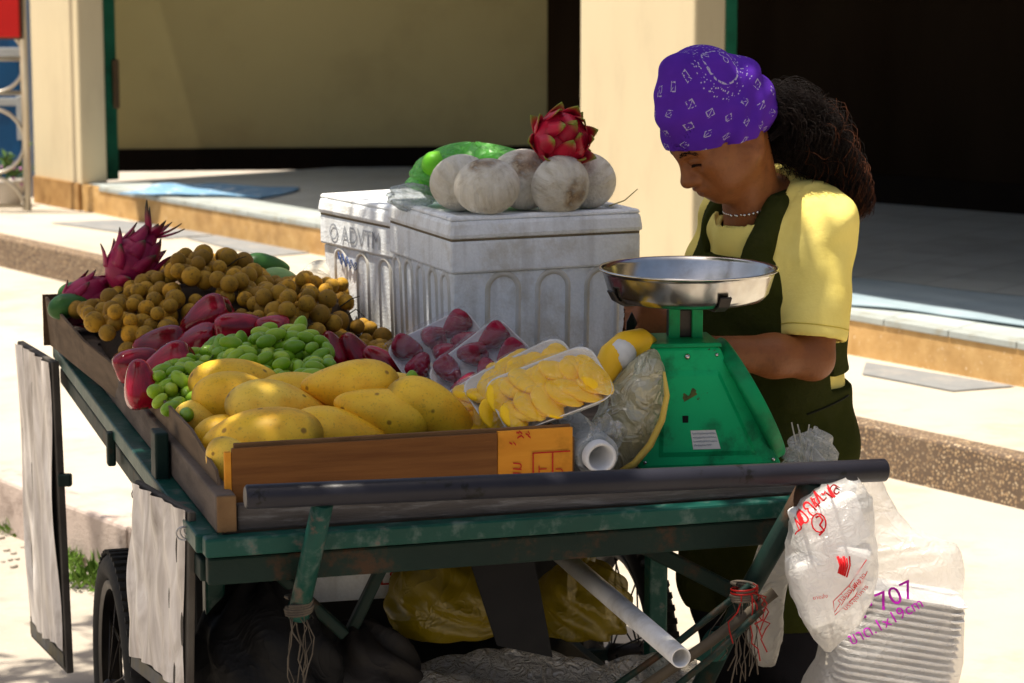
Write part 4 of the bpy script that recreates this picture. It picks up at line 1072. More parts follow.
def m_coco():
    m, n, b = newmat('peeled coconut husk'); co = n.coords('Object'); sp = n.new('ShaderNodeSeparateXYZ'); n.L.new(co, sp.inputs[0])
    c = n.ramp(n.noise(n.coords('Object', (2.5, 2.5, .6)), 14, 6, .65), [(.3, (.78, .74, .64)), (.55, (.66, .61, .50)), (.75, (.52, .46, .35))])
    c = n.mix(n.math('MULTIPLY', n.step(n.noise(co, 34, 6, .7), .52, .72), .35), c, (.36, .28, .17))
    pole = n.step(n.math('ADD', sp.outputs[2], n.math('MULTIPLY', n.noise(co, 30, 6), .04)), .072, .086)
    c = n.mix(pole, c, n.ramp(n.noise(co, 60, 5), [(.35, (.05, .025, .012)), (.5, (.24, .14, .06)), (.62, (.50, .40, .27)), (.8, (.60, .54, .42))]))
    n.put(b.inputs['Base Color'], c); b.inputs['Roughness'].default_value = .75
    fc = n.vor(n.coords('Object', (1.6, 1.6, .55)), 26, 'SMOOTH_F1'); n.L.new(n.bump(n.math('ADD', n.math('MULTIPLY', fc, 1.5), n.noise(n.coords('Object', (3, 3, .4)), 50, 5)), .8, .007), b.inputs['Normal']); return m
MC = m_coco()
def coco_mb(seed):
    r_ = random.Random(seed); k = [(r_.uniform(2, 4), r_.uniform(0, 6)) for _ in range(3)]
    def fn(q):
        s_ = 1+.02*math.sin(k[0][0]*q.x+k[0][1])+.02*math.sin(k[1][0]*q.y+k[1][1]); z = q.z*(.95 if q.z < 0 else .93)
        if q.z > .9: z -= (q.z-.9)*.35
        return Vector((q.x*s_, q.y*s_, z*.92))*.0765
    return MB().ball((0, 0, 0), 1, 32, 22, fn=fn)
ccs = [(487, 188, 4.90, .82, (-.12, -.30, .95), 'round white coconut with scarred top at the front of the lid'),
       (461, 184, 4.99, .80, (-.3, .7, .6), 'plain white coconut behind the scarred front one, by the green bag'),
       (523, 180, 5.02, .84, (.12, -.72, .68), 'coconut with wide tan cut face between the two front coconuts'),
       (561, 187, 4.95, .79, (.62, -.72, -.30), 'white coconut with a dark rotten spot below the dragon fruit'),
       (588, 181, 5.05, .76, (.4, .8, .3), 'plain coconut at the lid end behind the rotten spotted one')]
for i, (px, py, Y, s_, ro, lab) in enumerate(ccs):
    o = obj('coconut', coco_mb(i), MC, origin=(0, 0, 0)); o.location = PY(px, py, Y); o.location.z = zt+.003+.0765*s_*.90; o.rotation_euler = Vector(ro).to_track_quat('Z', 'Y').to_euler(); o.scale = (s_,)*3
    tag(o, lab, 'coconut', 'peeled coconuts on the foam lid')
o = obj('coconut', coco_mb(9), MC, origin=(0, 0, 0)); o.location = PY(319, 281, 5.52); o.scale = (.64,)*3; o.rotation_euler = (0, R(120), 0); tag(o, 'small bare coconut on the bed between the longans and the marked foam box', 'coconut')
q = PN(.345, .03, zt+.012); mb = MB().tube([q, q+Vector((.03, -.01, .012)), q+Vector((.055, -.015, .035))], [.0016, .0013, .001], 6)
tag(obj('twig', mb, M('straw twig', (.38, .33, .14), ns=20)), 'pale green twig lying beside the coconuts on the lid', 'twig')
# green bag of fruit behind the coconuts
bq = PY(474, 172, 5.10); gb = empty('fruit_bag', Vector((bq.x, bq.y, zt+.008))); tag(gb, 'clear bag of green mangoes slumped behind the coconuts', 'bag')
m_gfruit = M('bright green fruit', (.12, .55, .02), (.22, .62, .04), ns=12, rough=.4)
rr = random.Random(3)
for k in range(8):
    p = gb.location+Vector((-.075+.05*(k % 4)+rr.uniform(-.01, .01), rr.uniform(-.03, .03), .034+.040*(k//4)))
    obj('green_fruit', MB().ball(p, (.036, .03, .030), 16, 10, Euler((rr.random(), rr.random(), rr.random())).to_matrix()), m_gfruit, gb)
def bag_blob(c, rx, ry, rz, seed, amp, nu=64, nv=40, flat_bottom=True, knot=None):
    r_ = random.Random(seed); ks = [(r_.randint(2, 9), r_.uniform(1, 9), r_.uniform(0, 6.28), r_.uniform(.4, 1)) for _ in range(8)]
    def fn(q):
        an = math.atan2(q.y, q.x); h = sum(a_*math.sin(n_*an+m_*q.z*2+p_) for n_, m_, p_, a_ in ks)/5
        s_ = 1+amp*h; z = q.z
        if flat_bottom and z < -.5: z = -.5-(abs(z)-.5)*.25
        return Vector((q.x*rx*s_, q.y*ry*s_, z*rz*(1+.5*amp*h)))
    return MB().ball(c, 1, nu, nv, fn=fn)
m_clear = plastic('clear bag film', (.85, .90, .92), clear=.72, rough=.12, gloss=.32, crinkle=40, bump=.9)
m_gclear = plastic('greenish bag film', (.30, .85, .18), clear=.42, rough=.14, gloss=.2, crinkle=30, bump=1.0)
obj('film', bag_blob(gb.location+Vector((.0, 0, .052)), .125, .066, .066, 5, .24), m_gclear, gb)
tq = PY(411, 186, 5.06)
obj('twisted_neck', bag_blob(Vector((tq.x, tq.y, zt+.022)), .045, .03, .028, 9, .35, 40, 24, False), m_clear, gb)
# ============================================================ spring scale
m_sg = M('green enamel', (.006, .46, .155), (.004, .38, .12), ns=4, rough=.38, bump=.06, bs=40, dirt=((.008, .05, .02), 11, .7), spots=((.05, .035, .015), 34, .66, .72))
m_sg2 = M('green enamel posts', (.005, .30, .10), (.004, .24, .075), ns=6, rough=.4, dirt=((.01, .05, .02), 13, .5))
m_ss = M('brushed steel', (.62, .61, .58), (.50, .49, .47), ns=30, rough=.20, metal=1, rvar=.05, dirt=((.30, .22, .12), 10, .3), bump=.03, bs=25)
m_dk = M('dark steel bracket', (.06, .05, .045), (.03, .028, .025), ns=12, rough=.45, metal=.7)
s1 = PZ(638, 470, .694); s2 = PZ(783, 466, .694); sx = (s2-s1).normalized(); sy = Vector((-sx.y, sx.x, 0)); sw = (s2-s1).length
sb = (s1+s2)/2+sy*.09
scale = empty('weighing_scale', sb); tag(scale, 'green spring scale with a round steel pan on top', 'scale')
def S(x, y, z): return s1+sx*x+sy*y+Vector((0, 0, z))
HT = .205; tx0, tx1 = .026, .146
fr = [S(0, 0, 0), S(sw, 0, 0), S(sw, .185, 0), S(0, .185, 0), S(tx0, .035, HT), S(tx1, .035, HT), S(tx1, .15, HT), S(tx0, .15, HT)]
obj('body', MB().hexa(fr), m_sg, scale, bevel=.007)
def front(a, z, o=0.0):      # point of the sloping front face: a = 0..1 across, z height, o = proud of it
    t = z/HT; x0 = tx0*t; x1 = sw+(tx1-sw)*t; nrm = (Vector((0, 0, 1))*.035-sy*-0).normalized()
    return S(x0+(x1-x0)*a, .035*t, z)+(-sy*HT+Vector((0, 0, .035))).normalized()*o
mb = MB()
mb.add([front(.14, .02, .0), front(.86, .02, .0), front(.84, .165, .0), front(.16, .165, .0), front(.17, .028, .004), front(.83, .028, .004), front(.80, .155, .004), front(.20, .155, .004)],
       [(0, 1, 5, 4), (1, 2, 6, 5), (2, 3, 7, 6), (3, 0, 4, 7), (4, 5, 6, 7)])
obj('pressed_panel', mb, m_sg, scale, bevel=.0015)
obj('top_plate', MB().hexa([S(tx0-.004, .031, HT-.001), S(tx1+.004, .031, HT-.001), S(tx1+.004, .154, HT-.001), S(tx0-.004, .154, HT-.001), S(tx0-.002, .033, HT+.006), S(tx1+.002, .033, HT+.006), S(tx1+.002, .152, HT+.006), S(tx0-.002, .152, HT+.006)]), m_sg2, scale, bevel=.002)
for a_, z_ in ((.045, .012), (.955, .012), (.10, .190), (.90, .190)): obj('screw', MB().ball(front(a_, z_, .001), .0035, 10, 6), m_ss, scale)
mb = MB(); c = front(.50, .188, .001); obj('screw', mb.ball(c, .0055, 12, 8), m_ss, scale)
# dial drum on the sloping right-hand side
rc = S((sw+tx1)/2+.002, .0925, HT*.475); rt = (S(tx1, .0925, HT)-S(sw, .0925, 0)).normalized(); rn = sy.cross(rt).normalized()
if rn.dot(sx) < 0: rn = -rn
rd = Matrix((sy, rt, rn)).transposed()
dial = obj('dial_rim', MB().lathe([(0, -.006), (.114, -.006), (.1165, .0), (.1165, .018), (.1135, .021), (.105, .021), (.104, .014), (0, .014)], rc, rd, 56), m_sg2, scale)
obj('dial_face', MB().lathe([(0, .0152), (.103, .0152), (.103, .0145), (0, .0145)], rc, rd, 48), M('white dial face', (.75, .74, .70), ns=20, rough=.3), dial)
# posts, cross arms and pan
pz = PY(689, 267, 4.0).z
pc = S((tx0+tx1)/2+.0165, .093, 0)
zrim = PY(689, 267, pc.y).z; zbot = zrim-.056
for px_, sg__ in ((-.024, 1), (.016, 1)):
    cx = pc+sx*px_; hh = (zbot-.006)-(.694+HT+.005)
    obj('post', MB().box(cx+Vector((0, 0, .694+HT+.005+hh/2-pc.z)), (.019, .008, hh), Matrix((sx, sy, Vector((0, 0, 1)))).transposed()), m_sg2, scale, bevel=.0015)
obj('post_web', MB().box(pc+sx*-.004+sy*.02+Vector((0, 0, .694+HT+.03-pc.z)), (.055, .03, .05), Matrix((sx, sy, Vector((0, 0, 1)))).transposed()), m_dk, scale, bevel=.003)
obj('arm_plate', MB().box(pc+Vector((0, 0, zbot-.004-pc.z)), (.075, .075, .005), Matrix((sx, sy, Vector((0, 0, 1)))).transposed()), m_sg2, scale)
pz0 = Vector((pc.x, pc.y, 0))
for an in (-76, 14, 104, 194):
    d = (sx*math.cos(R(an))+sy*math.sin(R(an))); t_ = Vector((-d.y, d.x, 0))
    pts = [(.02, zbot-.003), (.122, zbot-.003), (.138, zbot+.006), (.147, zbot+.022)]
    mb = MB(); vs = []
    for r_, z in pts:
        for w_ in (-.010, .010): vs.append(pz0+d*r_+t_*w_+Vector((0, 0, z)))
    mb.add(vs, [(2*i, 2*i+1, 2*i+3, 2*i+2) for i in range(3)]); obj('pan_arm', mb, m_dk, scale, solid=.004, bevel=.001)
PR = (PY(779, 267, pc.y)-PY(599, 267, pc.y)).length/2
mb = MB().lathe([(0, zbot+.0), (.110, zbot+.0), (.126, zbot+.005), (.136, zbot+.016), (PR-.009, zrim-.008), (PR-.006, zrim-.001), (PR, zrim), (PR+.001, zrim-.003), (PR-.004, zrim-.0042), (PR-.007, zrim-.010), (.138, zbot+.013), (.128, zbot+.002), (.110, zbot-.0025), (0, zbot-.0025)], pz0, None, 72)
obj('pan', mb, m_ss, scale)
def quad_on(fn, a0, z0, a1, z1, o): return [fn(a0, z0, o), fn(a1, z0, o), fn(a1, z1, o), fn(a0, z1, o)]
st = obj('sticker', MB().add(quad_on(front, .395, .032, .60, .064, .0048), [(0, 1, 2, 3)]), M('white paper label', (.72, .70, .64), (.64, .61, .55), ns=20, rough=.8), scale)
mb = MB(); rg = random.Random(6)
for k in range(4):
    z = .0585-.0065*k; pts = [front(.405+.185*j/45, z+.0015*math.sin(j*1.9+k)+rg.uniform(-.0009, .0009), .0052) for j in range(46 if k < 3 else 34)]
    mb.tube(pts, .00042, 4)
obj('handwriting', mb, m_pen, st)
obj('faded_decal', MB().grid(lambda a, b_: front(.37+.14*a+.006*math.sin(b_*9), .112+.012*a+.014*b_*(.7+.3*math.sin(a*9+1)), .0048), 14, 8), M('worn decal', (.16, .15, .03), (.03, .05, .02), ns=70, rough=.6), scale)
obj('slot', MB().box(front(.365, .083, .004), (.010, .002, .012), Matrix((sx, sy, Vector((0, 0, 1)))).transposed()), M('black slot', (.004, .004, .004)), scale)
ye = obj('tape', MB().add([front(.03, .055, .005), front(.135, .06, .005), front(.16, .105, .005), front(.05, .11, .005)], [(0, 1, 2, 3)]), M('yellow brown tape', (.34, .22, .03), (.20, .12, .02), ns=25, rough=.5), scale)
# ============================================================ wrapped trays
m_tray = M('white foam tray', (.80, .80, .78), (.74, .74, .72), ns=40, rough=.5)
m_film = plastic('cling film', (.96, .97, 1.0), clear=1.06, rough=.06, gloss=.19, crinkle=20, bump=1.0)
m_ycut = M('cut yellow fruit', (.94, .60, .010), (.90, .50, .006), ns=13, rough=.35, bump=.5, bs=60, spots=((.92, .74, .22), 16, .58, .72))
m_rcut = M('dark red fruit', (.20, .003, .018), (.32, .008, .04), ns=15, rough=.25, spots=((.5, .12, .18), 22, .64, .74))
def tray(q, rot, L, W, kind, label, seed):
    r = empty('wrapped_tray', q); tag(r, label, 'food tray', 'cling wrapped trays of fruit'); rg = random.Random(seed)
    def rr(l, w, z, rad, n=5):
        out = []
        for cx, cy, a0 in ((l/2-rad, w/2-rad, 0), (-l/2+rad, w/2-rad, 90), (-l/2+rad, -w/2+rad, 180), (l/2-rad, -w/2+rad, 270)):
            for k in range(n+1):
                a = R(a0+90*k/n); out.append(Vector((cx+math.cos(a)*rad, cy+math.sin(a)*rad, z)))
        return out
    rings = [rr(L*.86, W*.80, 0, .018), rr(L, W, .022, .026), rr(L*1.03, W*1.04, .024, .028), rr(L*1.03, W*1.04, .0215, .028), rr(L*.985, W*.98, .0195, .024), rr(L*.84, W*.78, .003, .016)]
    n = len(rings[0]); vs = [q+rot @ p for ring in rings for p in ring]; fs = [tuple(range(n))[::-1], tuple(range((len(rings)-1)*n, len(rings)*n))]
    for i in range(len(rings)-1): fs += [(i*n+k, i*n+(k+1) % n, (i+1)*n+(k+1) % n, (i+1)*n+k) for k in range(n)]
    obj('foam_tray', MB().add(vs, fs, True), m_tray, r)
    if kind == 'y':
        for k in range(22):
            x = -L*.40+L*.080*(k//2); c = Vector((x, (W*.20 if k % 2 else -W*.20)+rg.uniform(-.008, .008), .022+rg.uniform(-.002, .006))); a = rg.uniform(-.7, .7); ks_ = rg.uniform(.75, 1.15)
            def fn(p): return Vector(((p.x*.025+.006*p.y*p.y)*ks_, p.y*W*.29*ks_, p.z*.011*(1-.3*abs(p.y))))
            obj('fruit_piece', MB().ball(q+rot @ c, 1, 16, 12, rot @ Euler((0, .5, a)).to_matrix(), fn), m_ycut, r)
    else:
        for k in range(6):
            c = Vector((-L*.30+L*.30*(k % 3), (-.5+(k//3))*W*.46, .026))
            pr_ = rs[k % 4]; rm = rot @ Euler((rg.uniform(-.2, .2), rg.uniform(-.3, .1), rg.uniform(0, 6.2))).to_matrix()
            obj('fruit_piece', MB().add([q+rot @ c+rm @ Vector(p)*.66 for p in pr_.v], pr_.f, True), m_rcut, r)
    hgt = .047 if kind == 'y' else .054; ks = [(rg.uniform(20, 60), rg.uniform(20, 60), rg.uniform(0, 6)) for _ in range(5)]
    def film(a, b_):
        x = (a-.5)*2; y = (b_-.5)*2; e = max(abs(x), abs(y)); z = .0245+(hgt-.0245)*(1-e**5)*(1+.10*math.sin(7*x+seed)*math.cos(5*y))
        z += .0016*sum(math.sin(f*x*L+g*y*W+p) for f, g, p in ks)*(1-e**6)
        return q+rot @ Vector((x*L*.525, y*W*.53, z))
    obj('cling_film', MB().grid(film, 44, 34), m_film, r)
    return r
tray(PY(551, 398, 4.09), axis_rot(-19, 12, 38), .185, .125, 'y', 'cling wrapped tray of yellow fruit pieces in front, nearest the scale', 3)
tray(PY(528, 392, 4.17), axis_rot(-24, 14, 40), .185, .125, 'y', 'cling wrapped tray of yellow fruit pieces tucked behind the front one', 8)
tray(PY(502, 402, 4.24), axis_rot(-30, 14, 42), .17, .12, 'y', 'rearmost yellow fruit tray leaning beside the speckled mango', 13)
tray(PY(484, 371, 4.50), axis_rot(-36, 14, 40), .165, .125, 'r', 'cling wrapped tray of dark red rose apples standing in front of the foam box', 17)
tray(PY(441, 355, 4.66), axis_rot(-24, 14, 34), .165, .125, 'r', 'cling wrapped tray of red rose apples lying behind, next to the cardboard wall', 21)
# support under the trays: folded dark card
tag(obj('folded_card', kbox(MB(), .47, .60, .30, .70, .698, .745), m_cbd, bevel=.004), 'dark folded cardboard lying under the wrapped trays', 'cardboard')
# ============================================================ bag of fruit, curved yellow fruit, plastic roll beside the scale
bq = PY(630, 412, 4.20)
bg_ = empty('fruit_bag', Vector((bq.x, bq.y, .694))); tag(bg_, 'wrinkled clear bag bulging against the left side of the green scale', 'bag')
m_wrinkle = plastic('wrinkled bag film', (.86, .83, .62), clear=.52, rough=.16, gloss=.40, crinkle=13, bump=1.0, trl=.5)
tilt = axis_rot(-68, 0, 0)
obj('film', bag_blob(bq, .1, .05, .052, 23, .10, 64, 44, False).__class__().ball(bq, 1, 56, 40, tilt, fn=lambda p: Vector((p.x*.112*(1+.03*math.sin(9*p.y+4*p.z)), p.y*.055*(1+.05*math.sin(8*p.x+3)), p.z*.052*(1-.25*p.x)*(1+.04*math.sin(11*p.x+5*p.y))))), m_wrinkle, bg_)
obj('yellow_content', MB().ball(bq+Vector((.010, .0, -.01)), 1, 28, 20, tilt, fn=lambda p: Vector((p.x*.100, p.y*.040, p.z*.040*(1-.25*p.x)))), M('pale fruit inside bag', (.44, .40, .20), (.32, .30, .17), ns=9, rough=.5), bg_)
mb = MB()
pts = [PY(x, y, 4.145) for x, y in ((664, 372), (667, 395), (662, 420), (650, 445), (634, 464), (618, 472))]
mb.tube(pts, [.004, .008, .009, .010, .010, .005], 10, flat=.6); obj('yellow_rim', mb, M('yellow bag hem', (.66, .46, .08), (.52, .38, .09), ns=14, rough=.4), bg_)
yf = empty('peeled_fruit', PY(608, 372, 4.25)); tag(yf, 'curved yellow fruit in a white net band arching over the clear bag', 'fruit')
arc = [PY(x, y, Y) for x, y, Y in ((602, 388, 4.20), (605, 372, 4.21), (613, 357, 4.22), (626, 346, 4.24), (641, 341, 4.27), (652, 342, 4.30))]
obj('flesh', MB().tube(arc, [.010, .022, .026, .026, .022, .010], 18), M('ripe yellow flesh', (.80, .50, .025), (.74, .42, .02), ns=10, rough=.35), yf)
i0, i1 = arc[2], arc[3]; d_ = (i1-i0)
obj('net_band', MB().tube([i0-d_*.25+Vector((0, -.004, -.003)), i0+d_*.25+Vector((0, -.006, -.004)), i0+d_*.75+Vector((0, -.006, -.004)), i1+d_*.2+Vector((0, -.004, -.002))], [.018, .0262, .0268, .018], 18), M('white foam net', (.62, .62, .60), ns=40, rough=.8), yf)
rl = empty('plastic_roll', PY(600, 476, 4.03)); tag(rl, 'roll of clear plastic bags lying end-on beside the orange panel', 'roll')
ra = PY(601, 458, 4.02); rb_ = ra+CB*.24+Vector((0, 0, .02))
obj('core', MB().pipe(ra, rb_, .0265, .006, 28), M('white card tube', (.68, .68, .68), (.6, .6, .6), ns=9, rough=.6), rl)
obj('wound_film', MB().pipe(ra+CB*.018, rb_+CB*.01, .036, .009, 28), plastic('wound film', (.72, .76, .76), clear=.3, rough=.25, gloss=.25, crinkle=18, bump=.8), rl)
def loose(a, b_): return PY(584+38*a+6*math.sin(b_*5), 418+34*b_+4*math.sin(a*9), 4.04+.10*a-.02*b_)+Vector((0, .012*math.sin(11*a+7*b_), .004*math.sin(23*a)))
obj('loose_sheet', MB().grid(loose, 24, 24), m_clear, rl)
# ============================================================ skewer bag at the right end
kb_ = PY(812, 452, 4.33); sk_ = empty('skewer_bag', Vector((kb_.x, kb_.y, .70))); tag(sk_, 'small crumpled clear packet of sticks behind the handle beside the scale', 'packet')
obj('film', bag_blob(kb_+Vector((0, 0, -.012)), .044, .03, .050, 33, .5, 56, 40, False), m_clear, sk_)
rg = random.Random(9)
for k in range(7):
    a = kb_+Vector((rg.uniform(-.02, .02), rg.uniform(-.01, .01), -.05)); obj('stick', MB().tube([a, a+Vector((rg.uniform(-.03, .03), rg.uniform(-.01, .01), .085+rg.uniform(0, .02)))], .0013, 6), M('pale stick', (.55, .50, .40), ns=20), sk_)
obj('white_paper', MB().grid(lambda a, b_: kb_+Vector((.0+.05*(a-.3), .0+.012*math.sin(6*a), -.035+.03*b_+.012*math.sin(5*a))), 12, 8), M('white tissue', (.7, .68, .68), ns=20), sk_, solid=.001)
# ============================================================ bags hung on the right of the cart
def bag_rows(rows, Y, ratio, seed, amp, n=56, sub=5):
    rg = random.Random(seed); ks = [(rg.randint(2, 8), rg.uniform(3, 16), rg.uniform(0, 6.28), rg.uniform(.3, 1)) for _ in range(9)]
    R_ = []
    for (y0, l0, r0), (y1, l1, r1) in zip(rows[:-1], rows[1:]):
        for k in range(sub): t = k/sub; R_.append((y0+(y1-y0)*t, l0+(l1-l0)*t, r0+(r1-r0)*t))
    R_.append(rows[-1]); vs = []
    for i, (y, l, r) in enumerate(R_):
        a = PY(l, y, Y); b = PY(r, y, Y); c = (a+b)/2; w_ = (b.x-a.x)/2
        for k in range(n):
            an = 2*math.pi*k/n; ca, sa = math.cos(an), math.sin(an); e = .78
            x = math.copysign(abs(ca)**e, ca); y_ = math.copysign(abs(sa)**e, sa)
            h = sum(q*math.sin(m*an+f*i*.12+p) for m, f, p, q in ks)/4
            s_ = 1+amp*h
            vs.append(c+Vector((x*w_*s_, y_*(w_*ratio+.012)*s_, amp*.02*h)))
    mb = MB(); fs = []
    for i in range(len(R_)-1): fs += [(i*n+k, i*n+(k+1) % n, (i+1)*n+(k+1) % n, (i+1)*n+k) for k in range(n)]
    mb.add(vs, fs, True); o = len(vs)-n; mb.f.append(tuple(o+k for k in range(n))); mb.sm.append(True)
    return mb
m_wfoam = M('white foam box', (.86, .86, .85), (.80, .80, .80), ns=12, rough=.55)
m_bagw = plastic('milky bag film', (.97, .96, .94), clear=.56, rough=.22, gloss=.12, crinkle=26, bump=.5, trl=.6)
m_bagc = plastic('clear carrier film', (.93, .88, .83), clear=.75, rough=.2, gloss=.18, crinkle=30, bump=.8, trl=.6)
m_bagf = plastic('front carrier film', (.97, .95, .93), clear=.62, rough=.22, gloss=.13, crinkle=20, bump=.5, trl=.6)
Yb1 = 3.95
b1r = [(478, 846, 858), (488, 815, 866), (500, 801, 871), (520, 791, 874), (545, 786, 876), (570, 785, 877), (595, 791, 873), (620, 802, 860), (638, 813, 842), (649, 823, 832)]
bg1 = empty('foam_box_bag', PY(827, 650, Yb1)); tag(bg1, 'milky carrier bag of white foam boxes with red print, hung by the handle end', 'bag')
mb1 = bag_rows(b1r, Yb1, .8, 7, .045); obj('film', mb1, m_bagw, bg1)
def tbox(name, px, py, Y, size, rot, mat, parent, bev=.008): return obj(name, MB().box(PY(px, py, Y), size, rot), mat, parent, bevel=bev)
tbox('foam_clamshell', 829, 524, Yb1+.005, (.098, .075, .085), Euler((0, R(-22), R(20))).to_matrix(), m_wfoam, bg1)
tbox('foam_clamshell', 843, 560, Yb1+.0, (.082, .075, .06), Euler((0, R(14), R(-10))).to_matrix(), m_wfoam, bg1)
tbox('foam_clamshell', 819, 586, Yb1+.0, (.074, .075, .11), Euler((0, R(-16), R(12))).to_matrix(), m_wfoam, bg1)
tbox('foam_clamshell', 842, 602, Yb1+.01, (.066, .07, .065), Euler((0, R(30), R(5))).to_matrix(), m_wfoam, bg1)
h1 = bvh_of([mb1])
def dirp(deg): a = R(deg); return Vector((math.cos(a), 0, math.sin(a))), Vector((-math.sin(a), 0, math.cos(a)))
def prt(body, size, deg, px, py, Y, hit, shear=0):
    r_, u_ = dirp(deg); return text_mb(body, size, r_, u_, PY(px, py, Y-.1), hit=hit, shear=shear)
red = MB()
for tx, sz, dg, px, py in (('วอกกะเล', .030, 54, 818, 511), ('ขายส่ง', .009, 14, 823, 603), ('กล่องโฟม', .0125, 46, 852, 597), ('บรรจุอาหาร', .0115, 46, 859, 604), ('คุณภาพดี', .011, 46, 863, 614) if False else ('สะอาด', .011, 46, 862, 586)):
    t = prt(tx, sz, dg, px, py, Yb1, h1); red.add(t.v, t.f)
def stroke(mb, pts, Y, hit, r_):
    out = []
    for px, py in pts:
        w_ = PY(px, py, Y-.1); d = Vector((0, 1, 0)); loc, nn, i, ds = hit.ray_cast(w_-d*.2, d, .6)
        out.append((loc if loc is not None else PY(px, py, Y))-d*.0012)
    mb.tube(out, r_, 5)
stroke(red, [(822+7*math.cos(t*.5), 529+9*math.sin(t*.5)) for t in range(14)], Yb1, h1, .0013)
stroke(red, [(819, 524), (823, 522), (826, 526), (823, 531), (827, 536), (822, 541)], Yb1, h1, .0018)
for k in range(5): stroke(red, [(840+3*k, 561+2*(k % 2)), (843+2.4*k, 570), (841+2*k, 578+k)], Yb1, h1, .0022 if k < 3 else .0014)
for k in range(4): stroke(red, [(838+6*k, 616-7*k+2), (843+6*k, 609-7*k)], Yb1, h1, .0006)
stroke(red, [(836, 607), (838, 622), (858, 602), (871, 578)], Yb1, h1, .0007); stroke(red, [(836, 607), (852, 590), (870, 566)], Yb1, h1, .0007)
obj('red_lettering', red, M('red bag print', (.62, .015, .02), ns=30, rough=.6), bg1)
Yb2 = 4.12
b2r = [(474, 866, 880), (490, 862, 886), (510, 861, 897), (528, 860, 912), (540, 859, 940), (546, 858, 958), (560, 856, 963), (600, 846, 964), (640, 822, 962), (690, 800, 958), (740, 800, 948), (765, 806, 940)]
bg2 = empty('tray_stack_bag', PY(875, 766, Yb2)); tag(bg2, 'large clear carrier bag holding a stack of ridged foam trays with purple print', 'bag')
mb2 = bag_rows(b2r, Yb2, .5, 15, .05); obj('film', mb2, m_bagf, bg2)
up_ = Vector((-.10, 0, 1)).normalized(); rt_ = Vector((1, 0, -.16)).normalized()
stc = PY(885, 686, Yb2+.01); rmx = Matrix((rt_, Vector((0, 1, 0)), rt_.cross(Vector((0, 1, 0))))).transposed()
for k in range(27):
    off = stc+rmx @ Vector((rg.uniform(-.002, .002), 0, -.165+.0125*k)); a_ = rg.uniform(-.02, .02)
    mb = MB(); pts0 = []
    def ring(w_, d_, z): return [off+rmx @ Vector((x, y, z)) for x, y in ((-w_+.012, -d_), (w_-.012, -d_), (w_, -d_+.012), (w_, d_-.012), (w_-.012, d_), (-w_+.012, d_), (-w_, d_-.012), (-w_, -d_+.012))]
    rr_ = [ring(.088, .050, 0), ring(.099, .060, .0055), ring(.100, .061, .0085), ring(.095, .056, .0085), ring(.086, .048, .002)]
    vs = [p for r_ in rr_ for p in r_]; mb.add(vs, [tuple(range(8))[::-1], tuple(range(32, 40))]+[(i*8+q, i*8+(q+1) % 8, (i+1)*8+(q+1) % 8, (i+1)*8+q) for i in range(4) for q in range(8)])
    obj('foam_tray_stacked', mb, m_wfoam, bg2)
h2 = bvh_of([mb2]); pur = MB()
for tx, sz, dg, px, py in (('707', .044, 26, 899, 603), ('ขาด.1x19cm', .0275, 30, 889, 628)):
    t = prt(tx, sz, dg, px, py, Yb2, h2); pur.add(t.v, t.f)
stroke(pur, [(863, 622), (870, 613), (876, 612)], Yb2, h2, .0026); stroke(pur, [(867, 613), (863, 622), (870, 625)], Yb2, h2, .0026)
obj('purple_lettering', pur, M('purple bag print', (.45, .01, .42), ns=30, rough=.6), bg2)
b3 = empty('carrier_bag', PY(765, 662, 4.25)); tag(b3, 'pale narrow bag hanging behind the dark handle bracket', 'bag')
obj('film', bag_rows([(515, 770, 800), (560, 754, 792), (600, 744, 784), (640, 748, 782), (664, 757, 775)], 4.25, .4, 25, .08), plastic('grey bag film', (.62, .60, .56), clear=.3, rough=.3, gloss=.15, crinkle=14, bump=.8), b3)
# ============================================================ things stored under the cart
m_yb = plastic('yellow bag film', (.30, .22, .005), clear=.3, rough=.32, gloss=.12, crinkle=9, bump=.6, trl=.4)
for px, py, Y, rx, rz, sd, lab in ((447, 604, 4.36, .108, .095, 41, 'yellow plastic bag slumped left of the black board under the cart'), (583, 606, 4.42, .088, .085, 47, 'yellow plastic bag behind the white pipe under the cart')):
    c = PY(px, py, Y); r = empty('yellow_bag', Vector((c.x, c.y, .15))); tag(r, lab, 'bag', 'yellow bags under the cart')
    obj('film', bag_blob(c, rx, .09, rz, sd, .16), m_yb, r)
    def nk(a, b_): return c+Vector(((math.cos(a*6.28)*(.016+.05*b_**2))*(1+.35*math.sin(a*6.28*5+sd)), math.sin(a*6.28)*(.016+.03*b_**2)*(1+.3*math.sin(a*6.28*4)), rz*.9+.07*b_))
    obj('gathered_neck', MB().grid(nk, 40, 14, cu=True), m_yb, r)
c = PZ(440, 700, .15); 
tag(obj('cloth_bundle', bag_blob(Vector((c.x+.02, c.y+.1, .30)), .16, .12, .16, 52, .2), M('dark bundle', (.03, .026, .022), (.018, .016, .015), ns=9, rough=.9)), 'dark bundle under the yellow bag on the lower shelf', 'bundle') if False else None
tag(obj('dark_crate', kbox(MB(), .10, .84, .80, 1.30, .152, .55), M('black backing plastic', (.012, .011, .010), (.007, .007, .007), ns=6, rough=.6), bevel=.01), 'big black crate added as dark backing behind the lower shelf', 'crate')  # black box added to darken the background under the cart
tag(obj('dark_crate', kbox(MB(), .36, .80, .46, .78, .152, .27), M('dark crate plastic', (.02, .018, .016), (.012, .011, .010), ns=6, rough=.6), bevel=.008), 'low dark crate carrying the yellow bags under the cart', 'crate')
q = [PY(462, 538, 4.12), PY(534, 556, 4.14), PY(553, 658, 4.16), PY(497, 646, 4.14)]
